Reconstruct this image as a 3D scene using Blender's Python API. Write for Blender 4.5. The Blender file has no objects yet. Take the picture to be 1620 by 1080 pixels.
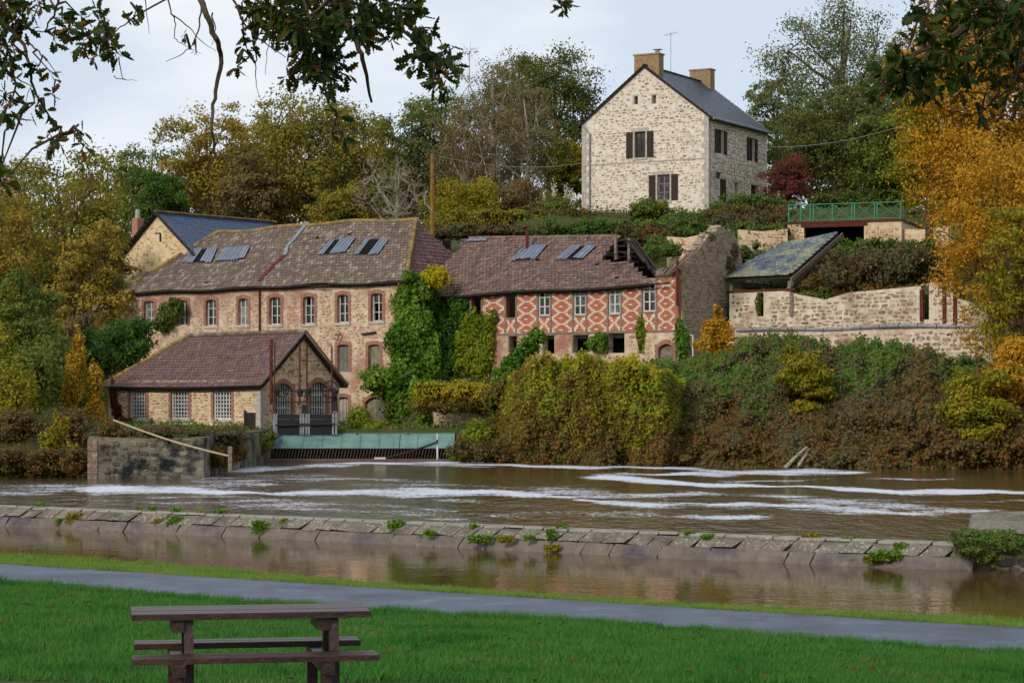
import bpy, math, random
import numpy as np
from mathutils import Vector, Matrix

scene = bpy.context.scene
COL = scene.collection
# ------------------------------------------------------------------ camera
HC, F, HZ = 2.75, 3600.0, 640.0          # eye height above river, focal length in photo pixels, horizon row
cam_d = bpy.data.cameras.new('camera')
cam = bpy.data.objects.new('camera', cam_d)
COL.objects.link(cam)
cam.location = (0, 0, HC)
cam.rotation_euler = (math.pi / 2, 0, 0)
cam_d.sensor_width = 36
cam_d.lens = 36 * F / 1620
cam_d.shift_y = (HZ - 540) / 1620
cam_d.clip_start = 0.1
cam_d.clip_end = 4000
scene.camera = cam
# ------------------------------------------------------------------ world
SUN_EL, SUN_AZ = math.radians(27), math.radians(-142)   # azimuth clockwise from +Y: behind the camera, to the left
world = bpy.data.worlds.new('World')
scene.world = world
world.use_nodes = True
wn, wl = world.node_tree.nodes, world.node_tree.links
wn.clear()
w_out = wn.new('ShaderNodeOutputWorld')
bg = wn.new('ShaderNodeBackground'); bg.inputs['Strength'].default_value = 0.085
sky = wn.new('ShaderNodeTexSky'); sky.sky_type = 'NISHITA'; sky.sun_disc = False
sky.sun_elevation = SUN_EL; sky.sun_rotation = SUN_AZ
tc = wn.new('ShaderNodeTexCoord')
mp = wn.new('ShaderNodeMapping'); mp.inputs['Scale'].default_value = (1, 1, 2.6); mp.inputs['Location'].default_value = (3.1, 0.4, 0.2)
wl.new(tc.outputs['Generated'], mp.inputs['Vector'])
n1 = wn.new('ShaderNodeTexNoise'); n1.inputs['Scale'].default_value = 4.2; n1.inputs['Detail'].default_value = 6; n1.inputs['Roughness'].default_value = .5
wl.new(mp.outputs['Vector'], n1.inputs['Vector'])
cr = wn.new('ShaderNodeValToRGB')
cr.color_ramp.elements[0].position = .42; cr.color_ramp.elements[0].color = (.60, .68, .79, 1)
cr.color_ramp.elements[1].position = .6; cr.color_ramp.elements[1].color = (.88, .89, .92, 1)
wl.new(n1.outputs['Fac'], cr.inputs['Fac'])
sc_ = wn.new('ShaderNodeVectorMath'); sc_.operation = 'SCALE'; sc_.inputs['Scale'].default_value = 7.9
wl.new(cr.outputs['Color'], sc_.inputs[0])
mxw = wn.new('ShaderNodeMix'); mxw.data_type = 'RGBA'; mxw.inputs['Factor'].default_value = .93
wl.new(sky.outputs['Color'], mxw.inputs['A']); wl.new(sc_.outputs['Vector'], mxw.inputs['B'])
wl.new(mxw.outputs['Result'], bg.inputs['Color']); wl.new(bg.outputs[0], w_out.inputs['Surface'])
# ------------------------------------------------------------------ sun
sd = bpy.data.lights.new('sun', 'SUN'); sd.energy = 1.5; sd.angle = math.radians(12); sd.color = (1, .93, .84)
sun = bpy.data.objects.new('sun', sd); COL.objects.link(sun)
sdir = Vector((math.sin(SUN_AZ) * math.cos(SUN_EL), math.cos(SUN_AZ) * math.cos(SUN_EL), math.sin(SUN_EL)))
sun.rotation_euler = sdir.to_track_quat('Z', 'Y').to_euler(); sun.location = (-30, -20, 40)
vs = scene.view_settings
vs.view_transform = 'Standard'; vs.look = 'None'; vs.gamma = 1; vs.exposure = 0.72; vs.use_curve_mapping = False
scene.cycles.max_bounces = 5; scene.cycles.diffuse_bounces = 3; scene.cycles.glossy_bounces = 3
scene.cycles.transparent_max_bounces = 6; scene.cycles.caustics_reflective = False; scene.cycles.caustics_refractive = False

# ------------------------------------------------------------------ helpers
def PX(px, py, D):
    return np.array(((px - 810) / F * D, D, HC + (HZ - py) / F * D))
def srgb(h):
    c = [int(h[i:i + 2], 16) / 255 for i in (0, 2, 4)]
    return tuple((x / 12.92 if x <= .04045 else ((x + .055) / 1.055) ** 2.4) for x in c) + (1,)

def ramp(nt, cols, fac=None, interp='LINEAR', pos=None):
    r = nt.nodes.new('ShaderNodeValToRGB'); r.color_ramp.interpolation = interp
    e = r.color_ramp.elements
    n = len(cols)
    for i, c in enumerate(cols):
        p = pos[i] if pos else (i / max(1, n - 1) if interp == 'LINEAR' else i / n)
        if i < 2: el = e[i]; el.position = p
        else: el = e.new(p)
        el.color = c if len(c) == 4 else tuple(c) + (1,)
    if fac is not None: nt.links.new(fac, r.inputs['Fac'])
    return r.outputs['Color']
def noise(nt, scale, detail=4, rough=.55, vec=None, stretch=None):
    n = nt.nodes.new('ShaderNodeTexNoise')
    n.inputs['Scale'].default_value = scale; n.inputs['Detail'].default_value = detail; n.inputs['Roughness'].default_value = rough
    if vec is None:
        t = nt.nodes.new('ShaderNodeTexCoord'); vec = t.outputs['Object']
    if stretch:
        m = nt.nodes.new('ShaderNodeMapping'); m.inputs['Scale'].default_value = stretch
        nt.links.new(vec, m.inputs['Vector']); vec = m.outputs['Vector']
    nt.links.new(vec, n.inputs['Vector'])
    return n.outputs['Fac']
def mix(nt, fac, a, b, typ='MIX'):
    m = nt.nodes.new('ShaderNodeMix'); m.data_type = 'RGBA'; m.blend_type = typ
    for sock, v in (('Factor', fac), ('A', a), ('B', b)):
        if isinstance(v, (int, float)): m.inputs[sock].default_value = v
        elif isinstance(v, tuple): m.inputs[sock].default_value = v
        else: nt.links.new(v, m.inputs[sock])
    return m.outputs['Result']
def maprange(nt, v, a, b, c=0, d=1):
    m = nt.nodes.new('ShaderNodeMapRange'); nt.links.new(v, m.inputs['Value'])
    m.inputs['From Min'].default_value = a; m.inputs['From Max'].default_value = b
    m.inputs['To Min'].default_value = c; m.inputs['To Max'].default_value = d
    return m.outputs['Result']
def newmat(name):
    m = bpy.data.materials.new(name); m.use_nodes = True
    nt = m.node_tree; b = nt.nodes['Principled BSDF']
    return m, nt, b
def H(*hs): return [srgb(h) for h in hs]

def surf(name, cols, scale=3, rough=.9, bump=.3, bscale=25, dirt=None, dscale=.6, dlo=.5, dhi=.7, island=False, stretch=None, spec=.3, metal=0, isl_mix=.7):
    m, nt, b = newmat(name)
    fac = noise(nt, scale, 6, .62, stretch=stretch)
    fac = maprange(nt, fac, .3, .7)
    if island:
        g = nt.nodes.new('ShaderNodeNewGeometry')
        mm = nt.nodes.new('ShaderNodeMath'); mm.operation = 'MULTIPLY_ADD'
        nt.links.new(g.outputs['Random Per Island'], mm.inputs[0]); mm.inputs[1].default_value = isl_mix
        m2 = nt.nodes.new('ShaderNodeMath'); m2.operation = 'MULTIPLY'; nt.links.new(fac, m2.inputs[0]); m2.inputs[1].default_value = 1 - isl_mix
        nt.links.new(m2.outputs[0], mm.inputs[2]); fac = mm.outputs[0]
    c = ramp(nt, cols, fac)
    if dirt:
        ds = dirt if isinstance(dirt, list) else [(dirt, dscale, dlo, dhi)]
        for (dc, s_, lo, hi) in ds:
            d = maprange(nt, noise(nt, s_, 6, .65), lo, hi)
            c = mix(nt, d, c, srgb(dc))
    nt.links.new(c, b.inputs['Base Color'])
    b.inputs['Roughness'].default_value = rough; b.inputs['Specular IOR Level'].default_value = spec; b.inputs['Metallic'].default_value = metal
    if bump:
        bn = nt.nodes.new('ShaderNodeBump'); bn.inputs['Strength'].default_value = bump; bn.inputs['Distance'].default_value = .04
        nt.links.new(noise(nt, bscale, 5, .65), bn.inputs['Height']); nt.links.new(bn.outputs[0], b.inputs['Normal'])
    return m
def leafmat(name, cols, patch=.45, trans=.36, pmix=.72, rough=.55):
    m, nt, b = newmat(name)
    g = nt.nodes.new('ShaderNodeNewGeometry')
    p = maprange(nt, noise(nt, patch, 3, .6), .32, .68)
    mm = nt.nodes.new('ShaderNodeMath'); mm.operation = 'MULTIPLY_ADD'
    nt.links.new(g.outputs['Random Per Island'], mm.inputs[0]); mm.inputs[1].default_value = 1 - pmix
    m2 = nt.nodes.new('ShaderNodeMath'); m2.operation = 'MULTIPLY'; nt.links.new(p, m2.inputs[0]); m2.inputs[1].default_value = pmix
    nt.links.new(m2.outputs[0], mm.inputs[2])
    c = ramp(nt, cols, mm.outputs[0])
    nt.links.new(c, b.inputs['Base Color']); b.inputs['Roughness'].default_value = rough; b.inputs['Specular IOR Level'].default_value = .12
    t = nt.nodes.new('ShaderNodeBsdfTranslucent'); nt.links.new(c, t.inputs['Color'])
    mx = nt.nodes.new('ShaderNodeMixShader'); mx.inputs[0].default_value = trans
    nt.links.new(b.outputs[0], mx.inputs[1]); nt.links.new(t.outputs[0], mx.inputs[2])
    nt.links.new(mx.outputs[0], nt.nodes['Material Output'].inputs['Surface'])
    return m

class MB:
    def __init__(s): s.v = []; s.f = []
    def add(s, vs, fs):
        n = len(s.v); s.v.extend([tuple(p) for p in vs]); s.f.extend([tuple(i + n for i in f) for f in fs]); return s
    def hexa(s, p):          # 8 points: bottom 4 (ccw), top 4
        return s.add(p, [(3, 2, 1, 0), (4, 5, 6, 7), (0, 1, 5, 4), (1, 2, 6, 5), (2, 3, 7, 6), (3, 0, 4, 7)])
    def box(s, x0, x1, y0, y1, z0, z1):
        return s.hexa([(x0, y0, z0), (x1, y0, z0), (x1, y1, z0), (x0, y1, z0), (x0, y0, z1), (x1, y0, z1), (x1, y1, z1), (x0, y1, z1)])
    def bar(s, a, b, w, h=None, up=(0, 0, 1)):   # rectangular bar from a to b
        a, b = Vector(a), Vector(b); h = h or w
        d = (b - a).normalized(); up = Vector(up)
        if abs(d.dot(up)) > .95: up = Vector((0, 1, 0))
        r = d.cross(up).normalized() * w / 2; u = r.cross(d).normalized() * h / 2
        return s.hexa([a - r - u, a + r - u, a + r + u, a - r + u, b - r - u, b + r - u, b + r + u, b - r + u])
    def tube(s, path, rad, n=6, cap=True):
        path = [Vector(p) for p in path]
        if not hasattr(rad, '__len__'): rad = [rad] * len(path)
        base = len(s.v); prev = None
        for i, p in enumerate(path):
            d = (path[min(i + 1, len(path) - 1)] - path[max(i - 1, 0)])
            d = d.normalized() if d.length > 1e-9 else Vector((0, 0, 1))
            a = prev if prev is not None else (Vector((0, 0, 1)) if abs(d.z) < .9 else Vector((1, 0, 0)))
            x = (a - d * a.dot(d))
            x = x.normalized() if x.length > 1e-6 else d.orthogonal().normalized()
            y = d.cross(x); prev = x
            for k in range(n):
                t = 2 * math.pi * k / n
                s.v.append(tuple(p + (x * math.cos(t) + y * math.sin(t)) * rad[i]))
        for i in range(len(path) - 1):
            for k in range(n):
                a0 = base + i * n + k; a1 = base + i * n + (k + 1) % n
                s.f.append((a0, a1, a1 + n, a0 + n))
        if cap:
            s.f.append(tuple(base + k for k in range(n))[::-1]); s.f.append(tuple(base + (len(path) - 1) * n + k for k in range(n)))
        return s
    def slab(s, poly, off):    # polygon (3d pts) extruded by vector off
        n = len(poly); off = np.array(off, float)
        p = [tuple(q) for q in poly]; q = [tuple(np.array(a, float) + off) for a in poly]
        return s.add(p + q, [tuple(range(n)), tuple(range(2 * n - 1, n - 1, -1))] + [(i, i + n, (i + 1) % n + n, (i + 1) % n) for i in range(n)])
    def build(s, name, m=None, parent=None, smooth=False, loc=None):
        me = bpy.data.meshes.new(name); me.from_pydata(s.v, [], s.f)
        if smooth: me.polygons.foreach_set('use_smooth', [True] * len(me.polygons))
        me.update()
        return link(name, me, m, parent, loc)
def link(name, me, m=None, parent=None, loc=None):
    if m is not None and not me.materials: me.materials.append(m)
    o = bpy.data.objects.new(name, me); COL.objects.link(o)
    if parent: o.parent = parent
    if loc is not None: o.location = loc
    return o
def npmesh(name, V, nv, m=None, parent=None):
    """V: (N*nv,3) vertices, every nv consecutive ones are a polygon"""
    V = np.asarray(V, np.float32); N = len(V) // nv
    me = bpy.data.meshes.new(name)
    me.vertices.add(N * nv); me.vertices.foreach_set('co', V.ravel())
    me.loops.add(N * nv); me.loops.foreach_set('vertex_index', np.arange(N * nv, dtype=np.int32))
    me.polygons.add(N); me.polygons.foreach_set('loop_start', np.arange(0, N * nv, nv, dtype=np.int32))
    me.polygons.foreach_set('loop_total', np.full(N, nv, np.int32))
    me.update(calc_edges=True)
    return link(name, me, m, parent)
def tag(o, label=None, cat=None, group=None, kind=None):
    if label: o['label'] = label
    if cat: o['category'] = cat
    if group: o['group'] = group
    if kind: o['kind'] = kind
    return o
def empty(name, loc, rz=0, label=None, cat=None, group=None):
    o = bpy.data.objects.new(name, None); COL.objects.link(o); o.location = loc; o.rotation_euler = (0, 0, rz); o.empty_display_size = .2
    return tag(o, label, cat, group)

class Frame:
    """local x = along the facade, y = into the building, z up"""
    def __init__(s, pl, Dl, pr, Dr, z0):
        a = np.array(((pl - 810) / F * Dl, Dl)); b = np.array(((pr - 810) / F * Dr, Dr))
        s.o = np.array((a[0], a[1], z0)); s.L = float(np.linalg.norm(b - a)); s.ang = math.atan2(b[1] - a[1], b[0] - a[0])
        c, n = math.cos(s.ang), math.sin(s.ang)
        s.R = np.array(((c, n, 0), (-n, c, 0), (0, 0, 1)))      # world -> local
    def ray(s, px, py):
        d = s.R @ np.array(((px - 810) / F, 1, (HZ - py) / F)); o = s.R @ (np.array((0, 0, HC)) - s.o)
        return o, d
    def hit(s, px, py, p=(0, 0, 0), n=(0, 1, 0)):
        o, d = s.ray(px, py); p = np.array(p, float); n = np.array(n, float)
        return o + d * (np.dot(p - o, n) / np.dot(d, n))
    def uz(s, px, py, v=0): q = s.hit(px, py, (0, v, 0)); return q[0], q[2]
    def vz(s, px, py, u=0): q = s.hit(px, py, (u, 0, 0), (1, 0, 0)); return q[1], q[2]
    def W(s, q): return s.R.T @ np.array(q, float) + s.o
    def root(s, name, label, cat, group=None): return empty(name, s.o, s.ang, label, cat, group)

rng = np.random.default_rng(7); R = random.Random(11)
def U(a, b): return R.uniform(a, b)
# plane mappings: (a along, b up, out towards the outside) -> local
def mapF(v=0): return lambda a, b, o: (a, v - o, b)
def mapR(u): return lambda a, b, o: (u + o, a, b)       # wall facing local +x
def mapL(u): return lambda a, b, o: (u - o, a, b)

def wall_mb(mp_, a0, a1, z0, top, ops=(), t=.45, mb=None, base=None):
    """wall with rectangular openings; top: list of (a, z); thickness t inwards"""
    mb = mb or MB()
    ta = [p[0] for p in top]; tz = [p[1] for p in top]
    br = sorted(set([a0, a1] + [x for x in ta if a0 < x < a1] + [x for o in ops for x in o[:2] if a0 < x < a1]))
    for x0, x1 in zip(br[:-1], br[1:]):
        if x1 - x0 < 1e-5: continue
        mid = (x0 + x1) / 2
        oo = sorted([(o[2], o[3]) for o in ops if o[0] < mid < o[1]])
        zb = z0
        for lo, hi in oo + [(None, None)]:
            if lo is None: zl, zr = np.interp(x0, ta, tz), np.interp(x1, ta, tz)
            else: zl = zr = lo
            if max(zl, zr) > zb + 1e-4:
                P = [mp_(x0, zb, 0), mp_(x1, zb, 0), mp_(x1, zb, -t), mp_(x0, zb, -t), mp_(x0, zl, 0), mp_(x1, zr, 0), mp_(x1, zr, -t), mp_(x0, zl, -t)]
                mb.hexa(P)
            zb = hi
    return mb
def stones_mb(mp_, a0, a1, z0, top, ops=(), sz=.3, h=.2, gap=.05, proud=.02, keep=1., mb=None, seed=1, bot=None):
    mb = mb or MB(); r = random.Random(seed)
    ta = [p[0] for p in top]; tz = [p[1] for p in top]
    z = z0 + gap / 2
    while z < max(tz):
        hh = h * r.uniform(.7, 1.35); a = a0 - r.random() * sz
        while a < a1:
            w = sz * r.uniform(.5, 1.6); ca = a + w / 2; zj = z + r.uniform(-.25, .25) * h; cz = zj + hh / 2
            ok = (a > a0 + .01 and a + w < a1 - .01 and cz + hh / 2 < min(np.interp(a, ta, tz), np.interp(a + w, ta, tz)) and cz - hh / 2 > z0
                  and r.random() < keep and not any(a + w > o[0] and a < o[1] and cz + hh / 2 > o[2] and cz - hh / 2 < o[3] for o in ops))
            if ok:
                n = 7; pr = proud * r.uniform(.4, 1.4); tw = r.uniform(0, 6.28); out = []; inn = []
                rx, rz = (w - gap) / 2, (hh - gap) / 2
                for k in range(n):
                    t = tw + 6.2832 * k / n; q = r.uniform(.85, 1.18)
                    cx, cy = math.cos(t), math.sin(t)
                    cx = math.copysign(abs(cx) ** .75, cx); cy = math.copysign(abs(cy) ** .75, cy)
                    out.append(mp_(ca + rx * cx * q, cz + rz * cy * q, -.01)); inn.append(mp_(ca + rx * cx * q * .82, cz + rz * cy * q * .8, pr))
                mb.add(out + inn, [tuple(range(n, 2 * n))] + [(i, (i + 1) % n, (i + 1) % n + n, i + n) for i in range(n)])
            a += w
        z += hh
    return mb
def surround_mb(mp_, a0, a1, z0, z1, w=.17, proud=.035, arch=.0, t=.3, blk=.13):
    """brick surround with separate blocks round an opening"""
    mb = MB(); z = z0; k = 0
    def bx(x0, x1, y0, y1, pr=proud):
        mb.hexa([mp_(x0, y0, pr), mp_(x1, y0, pr), mp_(x1, y0, -.1), mp_(x0, y0, -.1), mp_(x0, y1, pr), mp_(x1, y1, pr), mp_(x1, y1, -.1), mp_(x0, y1, -.1)])
    while z < z1 - .02:
        zz = min(z + blk, z1); e = .05 if k % 2 else 0
        bx(a0 - w - e, a0, z, zz - .012, proud * U(.8, 1.1)); bx(a1, a1 + w + e, z, zz - .012, proud * U(.8, 1.1)); z += blk; k += 1
    n = max(5, int((a1 - a0 + 2 * w) / .12)); c = (a0 + a1) / 2; hw = (a1 - a0) / 2 + w
    for i in range(n):
        t0, t1 = -1 + 2 * i / n, -1 + 2 * (i + 1) / n
        x0, x1 = c + hw * t0 + .006, c + hw * t1 - .006
        f = lambda t: z1 - arch * min(1.2, abs(t) * hw / (hw - w)) ** 2
        mb.hexa([mp_(x0, f(t0), proud), mp_(x1, f(t1), proud), mp_(x1, f(t1), -.25), mp_(x0, f(t0), -.25),
                 mp_(x0, f(t0) + w * 1.25, proud), mp_(x1, f(t1) + w * 1.25, proud), mp_(x1, f(t1) + w * 1.25, -.05), mp_(x0, f(t0) + w * 1.25, -.05)])
    return mb
def window(root, mp_, a0, a1, z0, z1, cols=2, rows=3, fm=None, gm=None, sur=None, sill=None, fw=.05, bw=.028, rec=.16, arch=0, surw=.17, missing=(), label=None, name='window'):
    fr = MB()
    def bx(mb, x0, x1, y0, y1, d0, d1):
        mb.hexa([mp_(x0, y0, -d0), mp_(x1, y0, -d0), mp_(x1, y0, -d1), mp_(x0, y0, -d1), mp_(x0, y1, -d0), mp_(x1, y1, -d0), mp_(x1, y1, -d1), mp_(x0, y1, -d1)])
    bx(fr, a0, a0 + fw, z0, z1, rec, rec + .06); bx(fr, a1 - fw, a1, z0, z1, rec, rec + .06)
    bx(fr, a0 + fw, a1 - fw, z0, z0 + fw, rec, rec + .06); bx(fr, a0 + fw, a1 - fw, z1 - fw, z1, rec, rec + .06)
    for i in range(1, cols):
        x = a0 + (a1 - a0) * i / cols; k = bw * (1.7 if (cols == 2) else 1)
        bx(fr, x - k / 2, x + k / 2, z0 + fw, z1 - fw, rec + .005, rec + .05)
    for j in range(1, rows):
        z = z0 + (z1 - z0) * j / rows
        for i in range(cols):
            x0 = a0 + (a1 - a0) * i / cols + (fw if i == 0 else bw); x1 = a0 + (a1 - a0) * (i + 1) / cols - (fw if i == cols - 1 else bw)
            bx(fr, x0, x1, z - bw / 2, z + bw / 2, rec + .008, rec + .045)
    o = fr.build(name, fm, root)
    if label: o['label'] = label
    if gm:
        gl = MB(); 
        for i in range(cols):
            for j in range(rows):
                if (i, j) in missing: continue
                x0 = a0 + (a1 - a0) * i / cols; x1 = a0 + (a1 - a0) * (i + 1) / cols; y0 = z0 + (z1 - z0) * j / rows; y1 = z0 + (z1 - z0) * (j + 1) / rows
                d = rec + .03 + U(0, .006); tl = U(-.004, .004)
                gl.add([mp_(x0 + .01, y0 + .01, -d), mp_(x1 - .01, y0 + .01, -d - tl), mp_(x1 - .01, y1 - .01, -d), mp_(x0 + .01, y1 - .01, -d + tl)], [(0, 1, 2, 3)])
        gl.build('pane', gm, o)
    if sur: surround_mb(mp_, a0, a1, z0, z1, surw, arch=arch).build('surround', sur, o)
    if sill:
        s = MB(); x0, x1 = a0 - surw * 1.1, a1 + surw * 1.1
        s.hexa([mp_(x0, z0 - .15, .07), mp_(x1, z0 - .15, .07), mp_(x1, z0 - .15, -.2), mp_(x0, z0 - .15, -.2), mp_(x0, z0 - .005, .06), mp_(x1, z0 - .005, .06), mp_(x1, z0 - .005, -.2), mp_(x0, z0 - .005, -.2)])
        s.build('sill', sill, o)
    return o

def inpoly(x, y, poly):
    c = False; n = len(poly); j = n - 1
    for i in range(n):
        xi, yi = poly[i]; xj, yj = poly[j]
        if (yi > y) != (yj > y) and x < (xj - xi) * (y - yi) / (yj - yi) + xi: c = not c
        j = i
    return c
def roof(root, O, A, B, poly, tm, deckm, tw=.24, ex=.24, th=.035, sag=None, name='roof', tname='tile', holes=(), seed=3, mess=1., lift=.03):
    """O origin, A unit vector along eave, B unit vector up the slope; poly in (s,t). Deck slab + laid tiles"""
    O, A, B = map(lambda q: np.array(q, float), (O, A, B)); N = np.cross(A, B); N /= np.linalg.norm(N)
    if N[2] < 0: N = -N
    sag = sag or (lambda s, t: 0.0)
    P = lambda s, t, n: O + A * s + B * t + N * n + np.array((0, 0, sag(s, t)))
    r = random.Random(seed)
    d = MB(); ns = 14
    pts = []
    for i in range(len(poly)):                      # subdivide outline so that it follows the sag
        p, q = poly[i], poly[(i + 1) % len(poly)]; k = max(1, int(abs(q[0] - p[0]) / 2))
        for j in range(k): pts.append((p[0] + (q[0] - p[0]) * j / k, p[1] + (q[1] - p[1]) * j / k))
    if pts: d.slab([P(s, t, -.02 if sag(1.3, 1.1) == 0 else -.17) for s, t in pts], N * -.07)
    deck = d.build(name, deckm, root)
    smin = min(p[0] for p in poly); smax = max(p[0] for p in poly); tmin = min(p[1] for p in poly); tmax = max(p[1] for p in poly)
    V = []; t = tmin; row = 0
    while t < tmax:
        s = smin - (tw / 2 if row % 2 else 0); dj = r.uniform(-.012, .012)
        while s < smax:
            c = (s + tw / 2, t + ex / 2)
            if inpoly(c[0], c[1], poly) and not any(h[0] < c[0] < h[1] and h[2] < c[1] < h[3] for h in holes) and r.random() > .003 * mess:
                j = lambda k=.012: r.uniform(-k, k) * mess
                l = ex * 1.25; up = lift + j(.012)
                a, b = s + .006, s + tw - .006; q0, q1 = t + dj + j(), t + l
                hb = [up + j(.006), up + j(.006)]
                # curved (pantile-like) profile with a raised middle
                m0 = (a + b) / 2
                V.append([P(a, q0, hb[0]), P(m0, q0, hb[0] + th * .9), P(m0, q1, th * .5), P(a, q1, 0)])
                V.append([P(m0, q0, hb[0] + th * .9), P(b, q0, hb[1]), P(b, q1, 0), P(m0, q1, th * .5)])
                V.append([P(a, q0, -.02), P(b, q0, -.02), P(b, q0, hb[1]), P(m0, q0, hb[0] + th * .9)] )
                V.append([P(a, q0, -.02), P(m0, q0, hb[0] + th * .9), P(m0, q0, hb[0] + th * .9), P(a, q0, hb[0])])
            s += tw
        t += ex; row += 1
    # build as indexed polys so that each tile is one island
    mb = MB()
    for i in range(0, len(V), 4):
        q = V[i:i + 4]
        mb.add([q[0][0], q[0][1], q[0][2], q[0][3], q[1][1], q[1][2], q[2][0], q[2][1]],
               [(0, 1, 2, 3), (1, 4, 5, 2), (6, 7, 4, 1, 0)])
    to = mb.build(tname, tm, deck); to['kind'] = 'stuff'
    return deck, P
def cap_line(root, a, b, m, name='ridge_cap', r=.12, step=.36, sagf=None):
    mb = MB(); a, b = np.array(a, float), np.array(b, float); L = np.linalg.norm(b - a); n = max(1, int(L / step))
    for i in range(n):
        p = a + (b - a) * i / n; q = a + (b - a) * (i + 1.08) / n
        if sagf: p = p + np.array((0, 0, sagf(i / n))); q = q + np.array((0, 0, sagf(min(1, (i + 1) / n))))
        mb.tube([p, q], [r * U(.95, 1.15), r * U(.8, .95)], 7)
    o = mb.build(name, m, root); o['kind'] = 'stuff'; return o

# ---- foliage
def leaf_quads(C, size, nrm=None, tilt=1., aspect=.62):
    """C (N,3) centres -> folded-free rhombus quads (N*4,3)"""
    N = len(C); d = rng.normal(size=(N, 3))
    if nrm is not None: d = d * tilt + nrm * 1.1
    d /= np.linalg.norm(d, axis=1, keepdims=True) + 1e-9
    t = rng.normal(size=(N, 3)); a = np.cross(d, t); a /= np.linalg.norm(a, axis=1, keepdims=True) + 1e-9
    b = np.cross(d, a); s = (np.asarray(size) * rng.uniform(.65, 1.3, N))[:, None] / 2
    V = np.empty((N, 4, 3)); V[:, 0] = C - a * s; V[:, 1] = C - b * s * aspect + d * s * .25; V[:, 2] = C + a * s; V[:, 3] = C + b * s * aspect + d * s * .25
    return V.reshape(-1, 3)
def sphere_dirs(n):
    d = rng.normal(size=(n, 3)); return d / np.linalg.norm(d, axis=1, keepdims=True)
def blob_points(blobs, n, shell=.25):
    """points near the outer surface of a union of ellipsoids [(c, r)]"""
    w = np.array([b[1][0] * b[1][2] + b[1][1] * b[1][2] + b[1][0] * b[1][1] for b in blobs]); w = w / w.sum()
    k = rng.choice(len(blobs), n, p=w); C = np.array([b[0] for b in blobs], float)[k]; Rr = np.array([b[1] for b in blobs], float)[k]
    d = sphere_dirs(n); rad = 1.04 - np.abs(rng.normal(0, shell, n)) + (rng.random(n) < .06) * rng.uniform(0, .25, n)
    bump = 1 + .22 * np.sin(d[:, 0] * 5 + k * 2.1) * np.sin(d[:, 2] * 6 + k) + .16 * np.sin(d[:, 1] * 9 + d[:, 0] * 7 + k)
    P = C + d * Rr * (rad * bump)[:, None]; keep = np.ones(n, bool)
    for i, b in enumerate(blobs):
        q = (((P - np.array(b[0])) / np.array(b[1])) ** 2).sum(1); keep &= ~((q < .55) & (k != i))
    nn = d / Rr; nn /= np.linalg.norm(nn, axis=1, keepdims=True)
    return P[keep], nn[keep]
def bush(name, blobs, n, leaf, m, label, cat='bush', group=None, stems=12, shell=.22, kind=None, core=None, aspect=.62, stuffy=False):
    rb = random.Random(n * 7 + len(blobs))
    if (len(blobs) > 3 or (core is None and leaf > .1)) and max(b[1][1] for b in blobs) > .45:     # uneven outline: jitter the masses and add smaller ones between them
        nb = []
        for c, r3 in blobs:
            q = rb.uniform(.82, 1.18); nb.append((np.array(c) + np.array((rb.uniform(-.2, .2) * r3[0], rb.uniform(-.3, .3) * r3[1], rb.uniform(-.22, .16) * r3[2])), (r3[0] * q, r3[1] * q, r3[2] * rb.uniform(.85, 1.2))))
            for _ in range(3):
                q = rb.uniform(.25, .5); nb.append((np.array(c) + np.array((rb.uniform(-.9, .9) * r3[0], -rb.uniform(.2, .9) * r3[1], rb.uniform(-.5, .85) * r3[2])), (r3[0] * q, r3[1] * q, r3[2] * q)))
        blobs = nb; n = int(n * 1.05)
    c0 = np.array([b[0] for b in blobs], float).mean(0); zb = min(b[0][2] - b[1][2] for b in blobs)
    o0 = np.array((c0[0], c0[1], zb))
    bl = [((np.array(b[0]) - o0), b[1]) for b in blobs]
    P, N = blob_points(bl, n, shell)
    root = empty(name, o0, 0, label, cat, group)
    f = npmesh('foliage', leaf_quads(P, leaf, N, .65, aspect), 4, m, root)
    f['kind'] = 'stuff'
    mb = MB(); r = random.Random(n)
    for b in bl:
        for _ in range(max(2, int(stems / len(bl)))):
            d = Vector((r.gauss(0, 1), r.gauss(0, 1), abs(r.gauss(0, 1)))).normalized()
            e = Vector(b[0]) + Vector((d.x * b[1][0], d.y * b[1][1], d.z * b[1][2])) * r.uniform(.7, 1.02)
            s = Vector((b[0][0] + r.uniform(-.3, .3) * b[1][0], b[0][1], b[0][2] - b[1][2] * .95)); mid = (s + e) / 2 + Vector((r.uniform(-.2, .2), r.uniform(-.2, .2), .15))
            mb.tube([s, mid, e], [.035, .022, .008], 4, False)
    mb.build('stem', MAT['twig'], root)['kind'] = 'stuff'
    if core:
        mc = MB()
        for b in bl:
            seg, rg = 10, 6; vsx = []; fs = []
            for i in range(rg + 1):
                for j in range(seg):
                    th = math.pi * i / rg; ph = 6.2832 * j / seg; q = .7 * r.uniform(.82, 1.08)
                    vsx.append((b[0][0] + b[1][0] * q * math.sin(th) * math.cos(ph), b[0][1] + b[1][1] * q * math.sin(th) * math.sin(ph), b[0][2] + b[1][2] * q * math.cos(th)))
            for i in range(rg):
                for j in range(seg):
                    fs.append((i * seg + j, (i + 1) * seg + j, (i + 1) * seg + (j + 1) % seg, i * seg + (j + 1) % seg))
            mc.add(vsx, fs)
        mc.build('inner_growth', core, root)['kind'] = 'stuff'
    return root

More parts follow.
